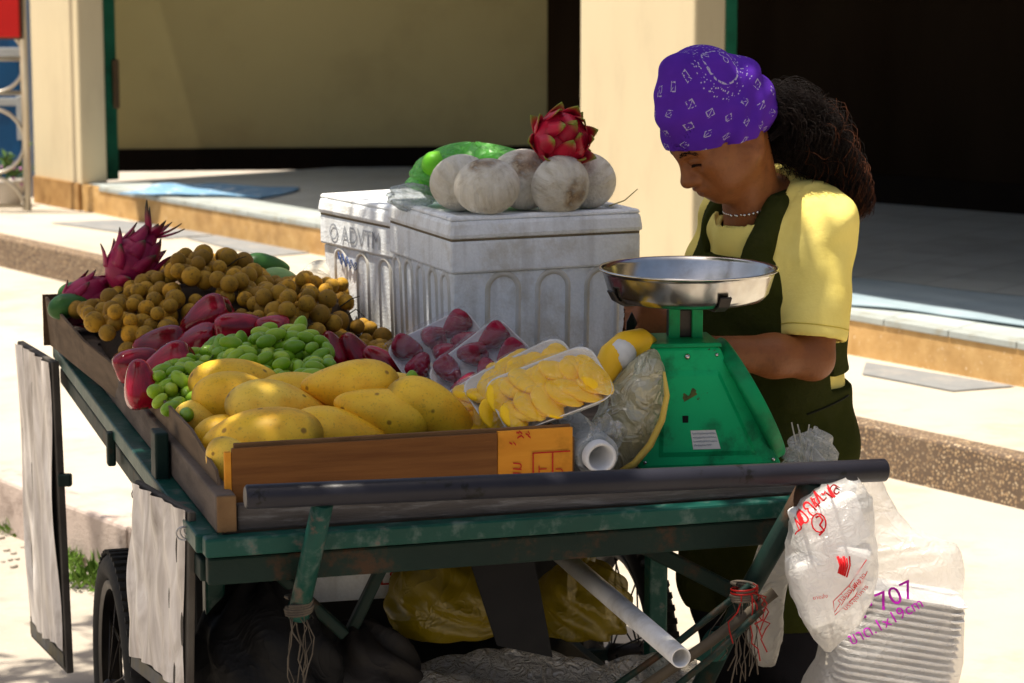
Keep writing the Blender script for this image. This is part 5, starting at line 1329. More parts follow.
tag(obj('black_board', slab(MB(), q, .008, Vector((0, -1, 0))), M('black board', (.006, .006, .007), (.004, .004, .005), ns=6, rough=.7), bevel=.002), 'black square board leaning between the two yellow bags', 'board')
a = PY(681, 658, 3.86); b = PY(545, 541, 4.5)
tag(obj('plastic_pipe', MB().pipe(a, b, .0165, .0022, 24), M('white pvc pipe', (.72, .72, .72), (.62, .62, .62), ns=4, rough=.35, dirt=((.3, .27, .22), 9, .5))), 'white plastic pipe poking out from under the cart', 'pipe')
for i, (px, py) in enumerate(((548, 536), (571, 532), (534, 552))):
    a = PY(px, py, 3.99); 
    o = obj('square_tube', MB().pipe(a, a+CB*.8+Vector((0, 0, .0)), .0135, .002, 4), m_frame_d, cart)
def sheet(a, b_):
    px = 372+325*a; q = PY(px, 668, 4.06+.25*b_); k = .0
    return Vector((q.x, q.y, .315+.035*math.sin(3.1*a)*(1-b_*.3)+.010*math.sin(13*a+9*b_)+.007*abs(math.sin(23*a-14*b_+1))+.012*math.sin(19*b_+8*a)-.16*(1-b_)**2))
tag(obj('plastic_sheet', MB().grid(sheet, 90, 40), plastic('dusty clear sheet', (.62, .60, .56), clear=.5, rough=.14, gloss=.42, crinkle=34, bump=1.0)), 'crumpled clear plastic sheet along the lower shelf edge', 'plastic sheet')
q = PY(265, 650, 4.18); r = obj('refuse_bag', bag_blob(Vector((q.x, q.y, .32)), .13, .11, .20, 61, .2), plastic('black bag film', (.012, .012, .013), clear=.0, rough=.45, gloss=.03, crinkle=8, bump=.4, trl=.1))
tag(r, 'black rubbish bag bulging at the left of the lower shelf', 'bag')
q = PY(360, 650, 4.25); r = obj('refuse_bag', bag_blob(Vector((q.x, q.y, .27)), .12, .10, .15, 67, .2), plastic('grey bag film', (.025, .022, .02), clear=.05, rough=.5, gloss=.03, crinkle=8, bump=.4, trl=.1))
tag(r, 'dark grey rubbish bag left of the yellow bag under the cart', 'bag')
lidq = PY(372, 578, 4.40); lo_ = empty("foam_slab", Vector((lidq.x, lidq.y, lidq.z-.06))); tag(lo_, 'dim white foam panel with red letters under the cart top', 'lid')
obj('panel', MB().box(lidq, (.26, .02, .075), Matrix.Rotation(R(14), 3, 'Z')), m_fo, lo_, bevel=.006)
t = text_mb('LS', .036, Vector((math.cos(R(14)), math.sin(R(14)), 0)), Vector((0, 0, 1)), lidq+Vector((.03, -.0108+.0075, -.0)), shear=0)
obj('red_lettering', MB().add([Vector(p)+Vector((0, -.002, 0)) for p in t.v], t.f), m_red, lo_)
# ============================================================ the fruit seller
PB = Vector((.52, 4.80, 0))
person = empty('person', PB); tag(person, 'woman in purple bandana, yellow shirt and dark green apron bent over behind the scale', 'person')
def yawv(a, b): v = Vector((a, b, 0)).normalized(); return v
TF = yawv(-.83, -.56); TL = Vector((-TF.y, TF.x, 0))*1.0           # torso facing, her left
if TL.x < 0: TL = -TL
HF0 = yawv(-.92, -.38); pit = R(39); rol = R(4)
HFv = HF0*math.cos(pit)+Vector((0, 0, -math.sin(pit))); HLv = Vector((-HF0.y, HF0.x, 0))
if HLv.x < 0: HLv = -HLv
HTv = HF0*math.sin(pit)+Vector((0, 0, math.cos(pit)))
HC = Vector((.371, 4.66, 1.250)); HS = .985
RH = Matrix((HFv, HLv, HTv)).transposed()
def hd(f, l, t): return HC+(HFv*f+HLv*l+HTv*t)*HS
TC = Vector((.497, 4.775, 0))
def tp(f, l, z): return TC+TF*f+TL*l+Vector((0, 0, z))
RT = Matrix((TF, TL, Vector((0, 0, 1)))).transposed()
NB = Vector((.462, 4.735, 1.075))
LSH, RSH = tp(-.005, .143, 1.062), tp(-.01, -.143, 1.058)
LEL = PY(814, 352, 4.60); LWR = PY(703, 362, 4.505); LHA = PY(662, 334, 4.475)
LEL = Vector((.553, 4.60, .822)); LWR = Vector((.338, 4.515, .852)); LHA = Vector((.254, 4.488, .908))
REL = tp(.03, -.215, .83); RWR = Vector((.30, 4.66, .86)); RHA = Vector((.248, 4.58, .89))
def fine(lo, hi, a, b, hf, hc):
    out = []; x = lo
    while x < hi: out.append(x); x += hf if a <= x < b else hc
    out.append(hi); return out
def arm(vx, sh, el, wr, g=0.0, k=.03):
    vx.cap(sh, el, .047+g, .037+g, k); m_ = el.lerp(wr, .35); vx.cap(el, m_, .037+g, .038+g, .02); vx.cap(m_, wr, .038+g, .025+g, .02)
def torso(vx, g=0.0, k=.05, low=True):
    vx.ell(tp(-.005, 0, .98), (.098+g, .150+g, .17+g), RT, k); vx.ell(tp(.012, 0, .80), (.112+g, .150+g, .17+g), RT, k)
    vx.ell(tp(.04, .055, .955), (.062+g, .066+g, .065+g), RT, .05); vx.ell(tp(.04, -.055, .955), (.062+g, .066+g, .065+g), RT, .05)
    vx.cap(LSH, RSH, .045+g, None, .05); vx.cap(NB-Vector((0, 0, .04)), tp(-.02, .11, 1.064), .036+g, .040+g, .05); vx.cap(NB-Vector((0, 0, .04)), tp(-.02, -.11, 1.06), .036+g, .040+g, .05)
    if low: vx.ell(tp(-.005, 0, .64), (.125+g, .158+g, .17+g), RT, k)
vx = Vox(fine(.20, .74, .235, .50, .0026, .005), fine(4.40, 5.02, 4.44, 4.78, .0028, .006), fine(-.01, 1.43, 1.06, 1.41, .0026, .0052))
torso(vx); vx.ell(tp(-.005, 0, .6), (.12, .155, .15), RT, .05)
for s_ in (1, -1):
    hip = tp(0, .08*s_, .58); kn = tp(.03, .085*s_, .33); an = tp(-.01, .085*s_, .06)
    vx.cap(hip, kn, .078, .050, .04); vx.cap(kn, an, .050, .034, .03); vx.ell(tp(.045, .088*s_, .03), (.095, .040, .032), RT, .03)
vx.cap(NB+Vector((.012, .008, -.04)), hd(-.03, 0, -.05), .047, .049, .02)
vx.cap(NB+Vector((-.01, -.01, -.02)), hd(.01, 0, -.085), .035, .035, .03)
for s_ in (1, -1): vx.cap(hd(-.03, .055*s_, -.05), NB+TF*.045+TL*.015*s_+Vector((0, 0, -.03)), .014, .010, .03)
arm(vx, LSH, LEL, LWR); arm(vx, RSH, REL, RWR)
# --- head
vx.ell(hd(-.008, 0, .028), (.098*HS, .078*HS, .096*HS), RH, .02)
vx.ell(hd(.030, 0, -.035), (.060*HS, .064*HS, .080*HS), RH, .03)          # face block
vx.cap(hd(.062, 0, -.098), hd(.066, 0, -.100), .026*HS, None, .03)         # chin
for s_ in (1, -1):
    vx.cap(hd(.058, .010*s_, -.100), hd(-.005, .056*s_, -.070), .020*HS, .020*HS, .03)   # jaw line
    vx.ell(hd(.055, .044*s_, -.035), (.030*HS, .024*HS, .020*HS), RH, .025)              # cheek bone
    vx.ell(hd(.055, .036*s_, -.072), (.024*HS, .018*HS, .026*HS), RH, .025)              # cheek
    vx.cap(hd(.083, .012*s_, .000), hd(.066, .050*s_, .000), .0115*HS, .011*HS, .016)    # brow
vx.cap(hd(.088, 0, -.008), hd(.106, 0, -.047), .0085*HS, .0125*HS, .014)  # nose bridge
vx.ell(hd(.108, 0, -.050), (.0135*HS, .0135*HS, .011*HS), RH, .01)
for s_ in (1, -1):
    vx.ell(hd(.096, .0145*s_, -.053), (.0135*HS, .0085*HS, .0085*HS), RH, .008)
    vx.ell(hd(.091, .030*s_, -.020), (.014*HS, .017*HS, .0105*HS), RH, .014, 'cut')      # eye socket
    vx.ell(hd(.070, .031*s_, -.0215), (.0165*HS, .0165*HS, .0130*HS), RH, .006)          # eye ball under lid
    vx.cap(hd(.0845, .019*s_, -.0285), hd(.077, .044*s_, -.0265), .0040*HS, .0034*HS, .006)   # lower lid
    vx.cap(hd(.0865, .018*s_, -.0185), hd(.078, .046*s_, -.0170), .0046*HS, .0040*HS, .005)   # upper lid fold
    vx.cap(hd(.094, .018*s_, -.060), hd(.077, .034*s_, -.090), .0022*HS, .0020*HS, .006, 'cut')  # smile line
vx.ell(hd(.086, 0, -.078), (.018*HS, .030*HS, .021*HS), RH, .014)          # muzzle
vx.ell(hd(.099, 0, -.0745), (.009*HS, .022*HS, .0062*HS), RH, .006)        # upper lip
vx.ell(hd(.095, 0, -.0870), (.0095*HS, .020*HS, .0066*HS), RH, .006)       # lower lip
vx.cap(hd(.108, .020, -.0808), hd(.108, -.020, -.0808), .0022*HS, None, .004, 'cut')
for s_ in (1, -1): vx.cap(hd(.108, 0, -.0808), hd(.088, .026*s_, -.0822), .0022*HS, .0018*HS, .004, 'cut')
vx.cap(hd(.085, .008, -.094), hd(.085, -.008, -.094), .004*HS, None, .008, 'cut')
for s_ in (1, -1):   # ears
    vx.ell(hd(-.012, .078*s_, -.016), (.016*HS, .007*HS, .026*HS), RH, .008); vx.ell(hd(-.010, .086*s_, -.015), (.009*HS, .005*HS, .016*HS), RH, .005, 'cut')
# --- hands: palm, four fingers of different lengths, thumb
def hand(vx, wr, c, fdir, pal, side, curl, sc=1.0, g=0.0):
    f = fdir.normalized(); n_ = (pal-f*pal.dot(f)).normalized(); s_ = f.cross(n_)*side     # s_: from little finger to index
    vx.cap(wr, c-f*.03*sc, .024, .024, .02)
    for k in (-1, -.33, .33, 1): vx.cap(c-f*.035*sc+s_*.018*k*sc, c+f*.030*sc+s_*.026*k*sc, .0130*sc, .0115*sc, .012)
    for k, L in ((-1, .78), (-.33, .95), (.33, 1.0), (1, .92)):
        p = c+f*.030*sc+s_*.026*k*sc; a = 0; r_ = .0092*sc
        for j, seg in enumerate((.036, .025, .021)):
            a += R(curl[j]); d = f*math.cos(a)+n_*math.sin(a); q = p+d*seg*L*sc
            vx.cap(p, q, r_, r_*.93, .004); p = q; r_ *= .93
    p = c-f*.02*sc+s_*.026*sc; q = p+(f*.55+s_*.65+n_*.35).normalized()*.036*sc; e = q+(f*.9+n_*.45-s_*.05).normalized()*.030*sc; e2 = e+(f*.95+n_*.35-s_*.35).normalized()*.022*sc
    vx.cap(p, q, .0135*sc, .0115*sc, .010); vx.cap(q, e, .0115*sc, .0098*sc, .004); vx.cap(e, e2, .0098*sc, .0085*sc, .004)
HDIR = (LHA-LWR).normalized()
hand(vx, LWR, LHA, (HDIR+Vector((-.35, -.05, -.18))), Vector((-.25, .95, -.45)), 1, (48, 62, 40), .92)
hand(vx, RWR, RHA, (RHA-RWR), Vector((.25, -.5, -.9)), -1, (35, 50, 30), .95)
# --- skin material
def m_skin():
    m, n, b = newmat('brown skin'); co = n.coords('Object')
    c = n.ramp(n.noise(co, 10, 5), [(.3, (.26, .092, .028)), (.7, (.18, .060, .018))])
    c = n.mix(n.math('MULTIPLY', n.step(n.noise(co, 60, 5), .5, .72), .3), c, (.085, .028, .011)); b.inputs['Specular IOR Level'].default_value = .3
    n.put(b.inputs['Base Color'], c); b.inputs['Roughness'].default_value = .5
    b.inputs['Subsurface Weight'].default_value = .12; b.inputs['Subsurface Radius'].default_value = (.02, .008, .004); b.inputs['Subsurface Scale'].default_value = .25
    h = n.math('ADD', n.noise(co, 150, 5), n.math('MULTIPLY', n.noise(n.coords('Object', (1, 1, 4)), 45, 4), .9))
    n.L.new(n.bump(h, .25, .004), b.inputs['Normal']); return m
mbody = vox_mb(vx)
# faces of the covered torso are still one closed body
obj('body', mbody, m_skin(), person)
HRI = RH.transposed()
# eyebrows, lashes
m_hair = M('black brown hair', (.005, .0035, .003), (.010, .005, .0035), ns=30, rough=.6, spec=.1)
m_hair_lit = M('sunlit hair strands', (.06, .018, .007), (.10, .032, .012), ns=20, rough=.55, spec=.1)  # sun on the hair, painted as redder strands
hb_ = bvh_of([mbody])
mb = MB(); rg = random.Random(8)
for s_ in (1, -1):
    for k in range(70):
        t = rg.random(); p = hd(.13, (.012+.038*t)*s_, .006-.004*(2*t-1)**2+rg.uniform(-.0035, .0035)); loc, nn, i, ds = hb_.ray_cast(p, -HFv, .2)
        if loc is None: continue
        d = (HLv*s_*.9+HTv*(.5-.9*t)).normalized(); mb.tube([loc+nn*.0002, loc+d*.004+nn*.0016, loc+d*.008+nn*.0012], [.0005, .0005, .0002], 4)
    for k in range(26):
        t = k/25; p = hd(.13, (.018+.028*t)*s_, -.0235+.002*math.sin(3.1*t)); loc, nn, i, ds = hb_.ray_cast(p, -HFv, .2)
        if loc is None: continue
        d = (HFv*.7+HLv*s_*(.2+.5*t)-HTv*.6).normalized(); mb.tube([loc, loc+d*.006], [.0006, .0002], 4)
obj('brows', mb, m_hair, person)
# --- bandana: a cloth hood over the skull with a tied bulge on top
vb = Vox(np.arange(.22, .56, .0026), np.arange(4.50, 4.83, .0028), np.arange(1.10, 1.46, .0026))
vb.ell(hd(-.010, 0, .030), (.1065*HS, .0875*HS, .1035*HS), RH, .02); vb.ell(hd(.030, 0, -.01), (.066*HS, .074*HS, .06*HS), RH, .03)
for s_ in (1, -1): vb.ell(hd(-.014, .074*s_, -.016), (.030, .018, .036), RH, .03)
vb.ell(hd(-.06, 0, -.02), (.050, .068, .05), RH, .04)
vb.ell(hd(-.018, 0, .088), (.058, .058, .060), RH, .04); vb.ell(hd(-.004, -.01, .138), (.014, .022, .012), RH, .02); vb.ell(hd(-.078, .01, .010), (.042, .056, .050), RH, .04)
X, Y, Z = vb.grids()
def lin(p, n_): return (X-p.x)*n_.x+(Y-p.y)*n_.y+(Z-p.z)*n_.z
cutn = (HTv*1.0+HFv*-.06).normalized()           # lower hem plane from the brow to the nape
e0_ = hd(.095, 0, .014); e1_ = hd(-.085, 0, -.080); nn_ = (e1_-e0_).normalized().cross(HLv).normalized()
if nn_.dot(HTv) > 0: nn_ = -nn_
f_ = (X-HC.x)*HFv.x+(Y-HC.y)*HFv.y+(Z-HC.z)*HFv.z; l_ = (X-HC.x)*HLv.x+(Y-HC.y)*HLv.y+(Z-HC.z)*HLv.z; t_ = (X-HC.x)*HTv.x+(Y-HC.y)*HTv.y+(Z-HC.z)*HTv.z
wr_ = .0040*np.sin(120*t_+70*f_+2*np.sin(30*f_))*np.exp(-((t_+.015+.35*f_)/.04)**2)+.0030*np.sin(80*t_+55*f_+26*l_)*np.exp(-((t_-.04)/.05)**2)+.0020*np.sin(55*f_+70*t_+1.5*np.sin(40*l_))+.0010*np.sin(130*t_-60*f_+12)
vb.F = np.maximum(vb.F+wr_.astype(np.float32), lin(e0_, nn_).astype(np.float32))
# hollow it so the hem is a cloth edge
vin = Vox(vb.x, vb.y, vb.z); vin.ell(hd(-.010, 0, .026), (.099*HS, .0795*HS, .094*HS), RH, .02); vin.ell(hd(.030, 0, -.014), (.060*HS, .067*HS, .056*HS), RH, .03)
vb.F = np.maximum(vb.F, -vin.F)
mban = vox_mb(vb)
uv = []
for p in mban.v:
    d = HRI @ (Vector(p)-HC); uv.append((math.atan2(d.x+.02, d.y)/(2*math.pi), math.asin(max(-1, min(1, (d.z-.01)/max(d.length, 1e-4))))/math.pi))
def m_bandana():
    m, n, b = newmat('purple bandana cotton'); tc = n.new('ShaderNodeTexCoord'); sp = n.new('ShaderNodeSeparateXYZ'); n.L.new(tc.outputs['UV'], sp.inputs[0])
    u = n.math('MULTIPLY', sp.outputs[0], 13.0); v = n.math('MULTIPLY', sp.outputs[1], 11.0)
    row = n.math('FLOOR', v); u2 = n.math('ADD', u, n.math('MULTIPLY', n.math('MODULO', row, 2.0), .5))
    col = n.math('FLOOR', u2)
    px = n.math('SUBTRACT', n.math('FRACT', u2), .5); py = n.math('SUBTRACT', n.math('FRACT', v), .5)
    wn_ = n.new('ShaderNodeTexWhiteNoise', noise_dimensions='2D'); cb = n.new('ShaderNodeCombineXYZ'); n.L.new(col, cb.inputs[0]); n.L.new(row, cb.inputs[1]); n.L.new(cb.outputs[0], wn_.inputs['Vector'])
    sh = n.math('MULTIPLY', n.math('SUBTRACT', wn_.outputs['Value'], .5), 1.1)
    qx = n.math('ADD', px, n.math('MULTIPLY', py, sh)); qy = n.math('SUBTRACT', py, n.math('MULTIPLY', px, sh))
    ax = n.math('ABSOLUTE', qx); ay = n.math('ABSOLUTE', qy)
    box = n.math('MAXIMUM', n.math('MULTIPLY', ax, 1.15), n.math('MULTIPLY', ay, .95))
    ring = n.math('LESS_THAN', n.math('ABSOLUTE', n.math('SUBTRACT', box, .17)), .026)
    dg = n.math('MULTIPLY', n.math('LESS_THAN', n.math('ABSOLUTE', n.math('ADD', qy, n.math('MULTIPLY', qx, n.math('SIGN', sh)))), .026), n.math('LESS_THAN', box, .16))
    gap = n.math('GREATER_THAN', n.noise(tc.outputs['UV'], 70, 2), .47)
    mot = n.math('MULTIPLY', n.math('MAXIMUM', ring, dg), gap)
    # border band of dots and scrolls towards the back top
    cu_, cv_ = -.085, .235
    du = n.math('MULTIPLY', n.math('SUBTRACT', sp.outputs[0], cu_), 1.0); dv = n.math('MULTIPLY', n.math('SUBTRACT', sp.outputs[1], cv_), .9)
    rr_ = n.math('SQRT', n.math('ADD', n.math('MULTIPLY', du, du), n.math('MULTIPLY', dv, dv)))
    band = n.math('MULTIPLY', n.math('GREATER_THAN', rr_, .085), n.math('LESS_THAN', rr_, .135))
    dots = n.math('LESS_THAN', n.vor(tc.outputs['UV'], 75), .26)
    arcs = n.math('LESS_THAN', n.math('ABSOLUTE', n.math('SUBTRACT', rr_, .072)), .004)
    loops = n.math('MULTIPLY', n.math('LESS_THAN', rr_, .07), n.math('LESS_THAN', n.math('ABSOLUTE', n.math('SUBTRACT', n.vor(tc.outputs['UV'], 22), .3)), .035))
    inb = n.math('LESS_THAN', rr_, .14)
    pat = n.math('MAXIMUM', n.math('MULTIPLY', mot, n.math('SUBTRACT', 1, inb)), n.math('MAXIMUM', n.math('MULTIPLY', dots, band), n.math('MULTIPLY', n.math('MAXIMUM', arcs, loops), gap)))
    co = n.coords('Object')
    base = n.ramp(n.noise(co, 9, 4), [(.3, (.095, .022, .36)), (.7, (.062, .014, .25))])
    c = n.mix(n.math('MULTIPLY', pat, .85), base, (.40, .36, .50))
    n.put(b.inputs['Base Color'], c); b.inputs['Roughness'].default_value = .9; b.inputs['Specular IOR Level'].default_value = .1
    n.L.new(n.bump(n.math('ADD', n.noise(co, 14, 3), n.math('MULTIPLY', n.noise(co, 700, 2), .08)), .35, .012), b.inputs['Normal']); return m
ban = obj('bandana', mban, m_bandana(), person, uvs=uv)
# --- T-shirt
sx_ = fine(.28, .76, .3, .76, .0042, .0042)
vs1 = Vox(np.arange(.28, .76, .0042), np.arange(4.46, 5.06, .0045), np.arange(.50, 1.20, .0045))
torso(vs1, .011, .05)
LSE = LSH.lerp(LEL, .80)+Vector((.0, 0, 0)); RSE = RSH.lerp(REL, .78)
vs1.ell(NB+TF*.008+Vector((0, 0, -.035)), (.076, .092, .056), RT, .03)
for sh, se in ((LSH, LSE), (RSH, RSE)): vs1.cap(sh-Vector((0, 0, .004)), se, .048, .062, .03)
X, Y, Z = vs1.grids()
def linT(p, n_): return ((X-p.x)*n_.x+(Y-p.y)*n_.y+(Z-p.z)*n_.z).astype(np.float32)
F1 = (X-TC.x)*TF.x+(Y-TC.y)*TF.y; L1 = (X-TC.x)*TL.x+(Y-TC.y)*TL.y
fold = (.0035*np.sin(46*L1+30*Z+14*F1+1.5*np.sin(20*Z))*np.clip((1.05-Z)/.25, 0, 1)+.0026*np.sin(64*Z-48*L1+9*F1+1.3+2*np.sin(14*L1+9*Z))+.0016*np.sin(95*L1-60*Z+40*F1))*np.clip((Z-.74)/.12, .15, 1)
fold = fold*np.where(L1 > .125, .30, 1.0)+np.where(L1 > .11, .0022*np.sin(52*Z+34*F1+1.8*np.sin(17*Z+20*F1)), 0); vs1.F = (vs1.F+fold).astype(np.float32)
cutv = Vox(vs1.x, vs1.y, vs1.z)
for sh, el, se in ((LSH, LEL, LSE), (RSH, REL, RSE)):
    d = (el-sh).normalized(); cutv.cap(se-d*.07, se+d*.12, .043, .056, .0)
    # sleeve hem plane
    half = np.maximum(linT(se+d*.012, d), 0)
    near = np.sqrt((X-se.x)**2+(Y-se.y)**2+(Z-se.z)**2)
    vs1.F = np.where((linT(se+d*.012, d) > 0) & (near < .10), np.maximum(vs1.F, linT(se+d*.012, d)), vs1.F).astype(np.float32)
# neck opening: a tilted plane through the neck base; the collar runs where it meets the cloth
pn = (TF*.50+Vector((0, 0, 1))).normalized(); p0 = NB+TF*.004+Vector((0, 0, .004))
def Fat(q):
    i = int(round((q.x-.28)/.0042)); j = int(round((q.y-4.46)/.0045)); k = int(round((q.z-.50)/.0045))
    return float(vs1.F[min(max(i, 0), vs1.F.shape[0]-1), min(max(j, 0), vs1.F.shape[1]-1), min(max(k, 0), vs1.F.shape[2]-1)])
ux = (TF-pn*TF.dot(pn)).normalized(); uy = pn.cross(ux); rim = []
for k in range(40):
    a_ = 2*math.pi*k/40; d = ux*math.cos(a_)+uy*math.sin(a_); r_ = .045
    while r_ < .078 and Fat(p0+d*r_) < 0: r_ += .001
    rim.append(r_)
for _ in range(4): rim = [(rim[i-1]+2*rim[i]+rim[(i+1) % 40])/4 for i in range(40)]
rimp = [p0+(ux*math.cos(2*math.pi*k/40)+uy*math.sin(2*math.pi*k/40))*rim[k] for k in range(40)]
fx = (X-p0.x)*ux.x+(Y-p0.y)*ux.y+(Z-p0.z)*ux.z; fy = (X-p0.x)*uy.x+(Y-p0.y)*uy.y+(Z-p0.z)*uy.z
rr_ = np.interp(np.arctan2(fy, fx) % (2*math.pi), np.arange(41)*2*math.pi/40, np.array(rim+[rim[0]]))
rad = np.sqrt(fx*fx+fy*fy)
cutv.F = np.minimum(np.minimum(cutv.F, .3), np.maximum(rad-rr_, -(linT(p0-pn*.03, pn)))).astype(np.float32)
vs1.F = np.maximum(vs1.F, -cutv.F); vs1.F = np.maximum(vs1.F, (.70-Z)+0*X+0*Y).astype(np.float32)
m_shirt = M('yellow cotton', (.86, .73, .24), (.80, .65, .16), ns=5, rough=.95, spec=.03, bump=.25, bs=11, bdist=.02, dirt=((.70, .50, .07), 6, .3), rvar=.05)
msh = vox_mb(vs1); shirt = obj('shirt', msh, m_shirt, person)
# collar rib
d = (LEL-LSH).normalized(); e1s = d.orthogonal().normalized(); e2s = d.cross(e1s); hs_ = bvh_of([msh]); hp = []
for k in range(49):
    q_ = e1s*math.cos(k*math.pi/24)+e2s*math.sin(k*math.pi/24); c_s = LSE-d*.008; loc, nn, i, ds = hs_.ray_cast(c_s+q_*.085, -q_, .06)
    if loc is not None: hp.append(loc)
if len(hp) > 8: obj('sleeve_seam', MB().tube(hp, .0013, 5, caps=False), M('yellow seam', (.55, .43, .08), (.48, .36, .06), ns=9, rough=.95, spec=.03), shirt)
obj('collar', MB().tube(rimp+[rimp[0]], .0075, 8, caps=False, flat=.8), m_shirt, shirt)
# --- apron
va = Vox(np.arange(.28, .76, .0046), np.arange(4.50, 5.06, .0048), np.arange(.28, 1.20, .0048))
torso(va, .0225, .05); va.cap(tp(.0, .06, .60), tp(.02, .075, .36), .115, .118, .05); va.cap(tp(0, -.06, .60), tp(.02, -.075, .36), .115, .118, .05)
va.ell(NB+TF*.008+Vector((0, 0, -.035)), (.087, .103, .067), RT, .03)
X, Y, Z = va.grids(); F1 = (X-TC.x)*TF.x+(Y-TC.y)*TF.y; L1 = (X-TC.x)*TL.x+(Y-TC.y)*TL.y
va.F = (va.F+.0035*np.sin(52*L1+11*Z)*np.clip((.85-Z)/.3, 0, 1)+.0018*np.sin(60*Z+25*L1)).astype(np.float32)
def seg_d(p, q):       # distance to a segment measured in plan of the torso front/back (for straps)
    d = q-p; L2 = d.dot(d); t = np.clip(((X-p.x)*d.x+(Y-p.y)*d.y+(Z-p.z)*d.z)/L2, 0, 1)
    return np.sqrt((X-p.x-t*d.x)**2+(Y-p.y-t*d.y)**2+(Z-p.z-t*d.z)**2)
half_w = np.clip(.112+(1.00-Z)*.32, .112, .30)
bib = np.maximum(np.maximum(np.abs(L1)-half_w, Z-1.00), .0-F1)
skirt = Z-(.755+.10*np.clip(np.abs(L1)-.08, 0, .1)*0)
backflap = np.maximum(np.maximum(Z-.86, F1+.02), -.02-F1-.3)
reg = np.minimum(bib, skirt)
side = np.maximum(np.maximum(np.abs(L1-.13)-.06, np.abs(Z-.83)-.05), np.abs(F1+.055)-.05); reg = np.minimum(reg, side)
for s_ in (1, -1):
    st_ = np.minimum(seg_d(tp(.13, .088*s_, .98), tp(.06, .078*s_, 1.09)), seg_d(tp(.06, .078*s_, 1.09), tp(-.05, .075*s_, 1.115)))
    st_ = np.minimum(st_, np.minimum(seg_d(tp(-.05, .075*s_, 1.115), tp(-.13, .05*s_, 1.04)), seg_d(tp(-.13, .05*s_, 1.04), tp(-.14, -.06*s_, .84))))
    reg = np.minimum(reg, st_-.029)
va.F = np.maximum(va.F, reg.astype(np.float32))
vi = Vox(va.x, va.y, va.z); torso(vi, .0145, .05); vi.cap(tp(.0, .06, .60), tp(.02, .075, .30), .108, .111, .05); vi.cap(tp(0, -.06, .60), tp(.02, -.075, .30), .108, .111, .05)
vi.F = (vi.F+.0018*np.sin(60*Z+25*L1)).astype(np.float32)
va.F = np.maximum(va.F, (.30-Z)+0*X+0*Y).astype(np.float32)
m_apron = M('dark olive apron', (.036, .040, .009), (.024, .028, .006), ns=5, rough=.95, spec=.02, bump=.6, bs=18, bdist=.015, rvar=.05, dirt=((.05, .05, .02), 9, .3))
map_ = vox_mb(va); ap = obj('apron', map_, m_apron, person)
pk = PY(835, 455, 4.6); ha = bvh_of([map_])
pts = []
for k in range(14):
    w_ = PY(806+3.4*k, 448-1.1*k, 4.3); loc, nn, i, ds = ha.ray_cast(w_, Vector((.12, 1, 0)).normalized(), 1)
    if loc is not None: pts.append(loc+nn*.001)
if len(pts) > 3: obj('pocket_seam', MB().tube(pts, .002, 5), M('apron seam', (.012, .013, .005), ns=20, rough=.9), ap)
# --- trousers and sandals
vt = Vox(np.arange(.26, .78, .006), np.arange(4.5, 5.06, .006), np.arange(.03, .70, .007))
for s_ in (1, -1):
    vt.cap(tp(0, .075*s_, .60), tp(.03, .085*s_, .33), .098, .075, .05); vt.cap(tp(.03, .085*s_, .33), tp(-.005, .086*s_, .075), .075, .062, .03)
X, Y, Z = vt.grids(); vt.F = (vt.F+.003*np.sin(70*Z+30*X)).astype(np.float32); vt.F = np.maximum(vt.F, (.075-Z)+0*X+0*Y).astype(np.float32)
obj('trousers', vox_mb(vt), M('black trousers', (.010, .010, .012), (.016, .015, .017), ns=8, rough=.95, spec=.02, bump=.2, bs=60), person)
for s_ in (1, -1):
    c = tp(.045, .088*s_, -.008); sd = obj('sandal', MB().ball(c, 1, 28, 10, RT, lambda p: Vector((p.x*.125, p.y*.048*(1+.15*p.x), max(-.0, p.z*.018)))), M('dark rubber sole', (.02, .015, .012), ns=9, rough=.7), person)
    obj('strap', MB().tube([c+TL*.045*a_+TF*(.03-.03*abs(a_))+Vector((0, 0, .02+.046*(1-a_*a_))) for a_ in [x/6-1 for x in range(13)]], .008, 8), M('dark red strap', (.20, .02, .015), ns=9, rough=.6), sd)
# --- necklace
mb = MB()
for k in range(40):
    a = -1.9+3.8*k/39; d = TF*math.cos(a)*.058+TL*math.sin(a)*.060; p = NB+Vector((.0, .0, .030))+d+Vector((0, 0, -.028*math.cos(a)))
    c0_ = NB+Vector((.0, 0, .03)); out_ = d.normalized(); o_ = p+out_*.06
    loc, nn, i, ds = hb_.ray_cast(o_, -out_, .12)
    if loc is not None: mb.ball(loc+nn*.002, .0030, 8, 6)
obj('necklace', mb, M('silver beads', (.75, .72, .66), ns=20, rough=.2, metal=1), person)
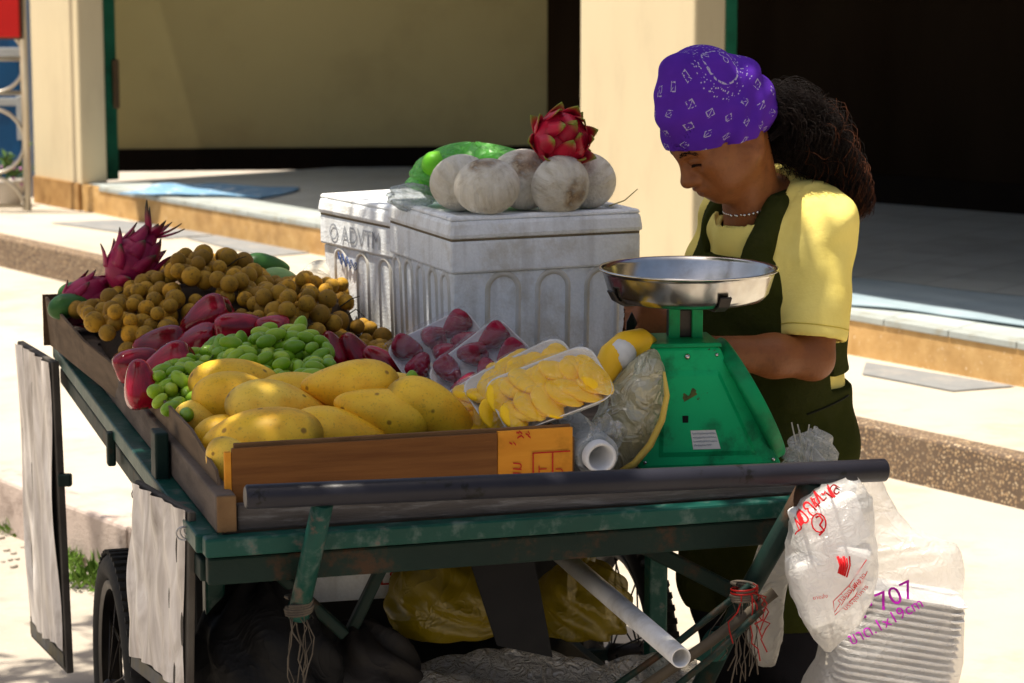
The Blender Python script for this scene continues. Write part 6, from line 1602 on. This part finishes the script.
# --- hair: ponytail of curls hanging behind the shoulder
spine = [hd(-.088, .012, -.035), PY(786, 112, 4.70), PY(806, 132, 4.72), PY(828, 158, 4.74), PY(846, 186, 4.75), PY(858, 212, 4.755)]
def spl(t):
    n_ = len(spine)-1; x = t*n_; i = min(int(x), n_-1); f = x-i; P0 = spine[max(i-1, 0)]; P1 = spine[i]; P2 = spine[i+1]; P3 = spine[min(i+2, n_)]
    return .5*((2*P1)+(P2-P0)*f+(2*P0-5*P1+4*P2-P3)*f*f+(3*P1-P0-3*P2+P3)*f**3)
rads = lambda t: (.032+.020*math.sin(min(1, t*2.2)*1.57))*(1-.66*max(0, t-.45)/.55)
core = MB(); core.tube([spl(k/20) for k in range(21)], [rads(k/20)*.80 for k in range(21)], 14); hair = obj('hair', core, m_hair, person)
def curls(n, lo, hi, mat, nm, seed, rr=(.75, 1.25), wob=.007, th_=.0007):
    rg = random.Random(seed); mb = MB()
    for k in range(n):
        t0 = rg.uniform(lo, hi*.8); t1 = min(1.0, t0+rg.uniform(.12, .34)); a0 = rg.uniform(0, 6.28); r0 = rg.uniform(*rr); fr_ = rg.uniform(16, 30); ph = rg.uniform(0, 6.28); am = wob*rg.uniform(.4, 1.3); dr = rg.gauss(0, .5); pts = []
        m_ = 16
        for j in range(m_):
            t = t0+(t1-t0)*j/(m_-1); c = spl(t); d = (spl(min(1, t+.02))-spl(max(0, t-.02))).normalized(); x = d.orthogonal().normalized(); y = d.cross(x); a = a0+dr*j/m_
            rr_ = rads(t)*r0*(1+.12*(j/m_)*rg.random()); pts.append(c+x*(math.cos(a)*rr_+am*math.cos(fr_*t*2+ph))+y*(math.sin(a)*rr_+am*math.sin(fr_*t*2+ph))+Vector((0, 0, -.012*(j/m_)**2*r0)))
        mb.tube(pts, [th_]*(m_-2)+[th_*.7, th_*.35], 3, caps=False)
    return obj(nm, mb, mat, hair)
curls(2300, 0, 1, m_hair, 'curls', 1, (.65, 1.15), .007, .00048); curls(260, .70, 1, m_hair_lit, 'curls', 2, (.8, 1.5), .010, .00045); curls(900, .05, 1, m_hair, 'curls', 3, (.95, 1.45), .011, .0004); curls(80, .3, .85, m_hair_lit, 'curls', 4, (1.1, 1.5), .011, .0004)
# hair at the temple and nape under the hem
mb = MB(); rg = random.Random(12)
for k in range(90):
    l_s = 1; p = hd(-.045-.04*rg.random(), .064*l_s, -.068-.012*rg.random()); q = hd(-.11, .03*l_s, -.075+rg.uniform(-.02, .015)); m1 = p.lerp(q, .5)+HLv*l_s*.008-HTv*.004
    mb.tube([p, m1, q], .0010, 4, caps=False)
obj('nape_hair', mb, m_hair, hair)
# --- knife in her hand
kc = PY(634, 325, 4.46); knife = empty('knife', kc); tag(knife, 'small dark knife held upright in the seller\'s fist', 'knife')
kt = PY(627, 338, 4.46); ku = PY(634, 312, 4.46)
obj('blade', slab(MB(), [PY(626, 336, 4.46), PY(637, 333, 4.465), PY(637, 322, 4.465), PY(632, 312, 4.46), PY(627, 322, 4.46)], .003, Vector((0, -1, 0))), M('dark blade', (.03, .028, .03), (.015, .014, .014), ns=9, rough=.4, metal=.5), knife)
obj('handle', MB().tube([PY(634, 333, 4.462), PY(650, 336, 4.475), PY(664, 337, 4.485)], [.006, .008, .007], 10), M('black grip', (.012, .010, .010), ns=9, rough=.6), knife)
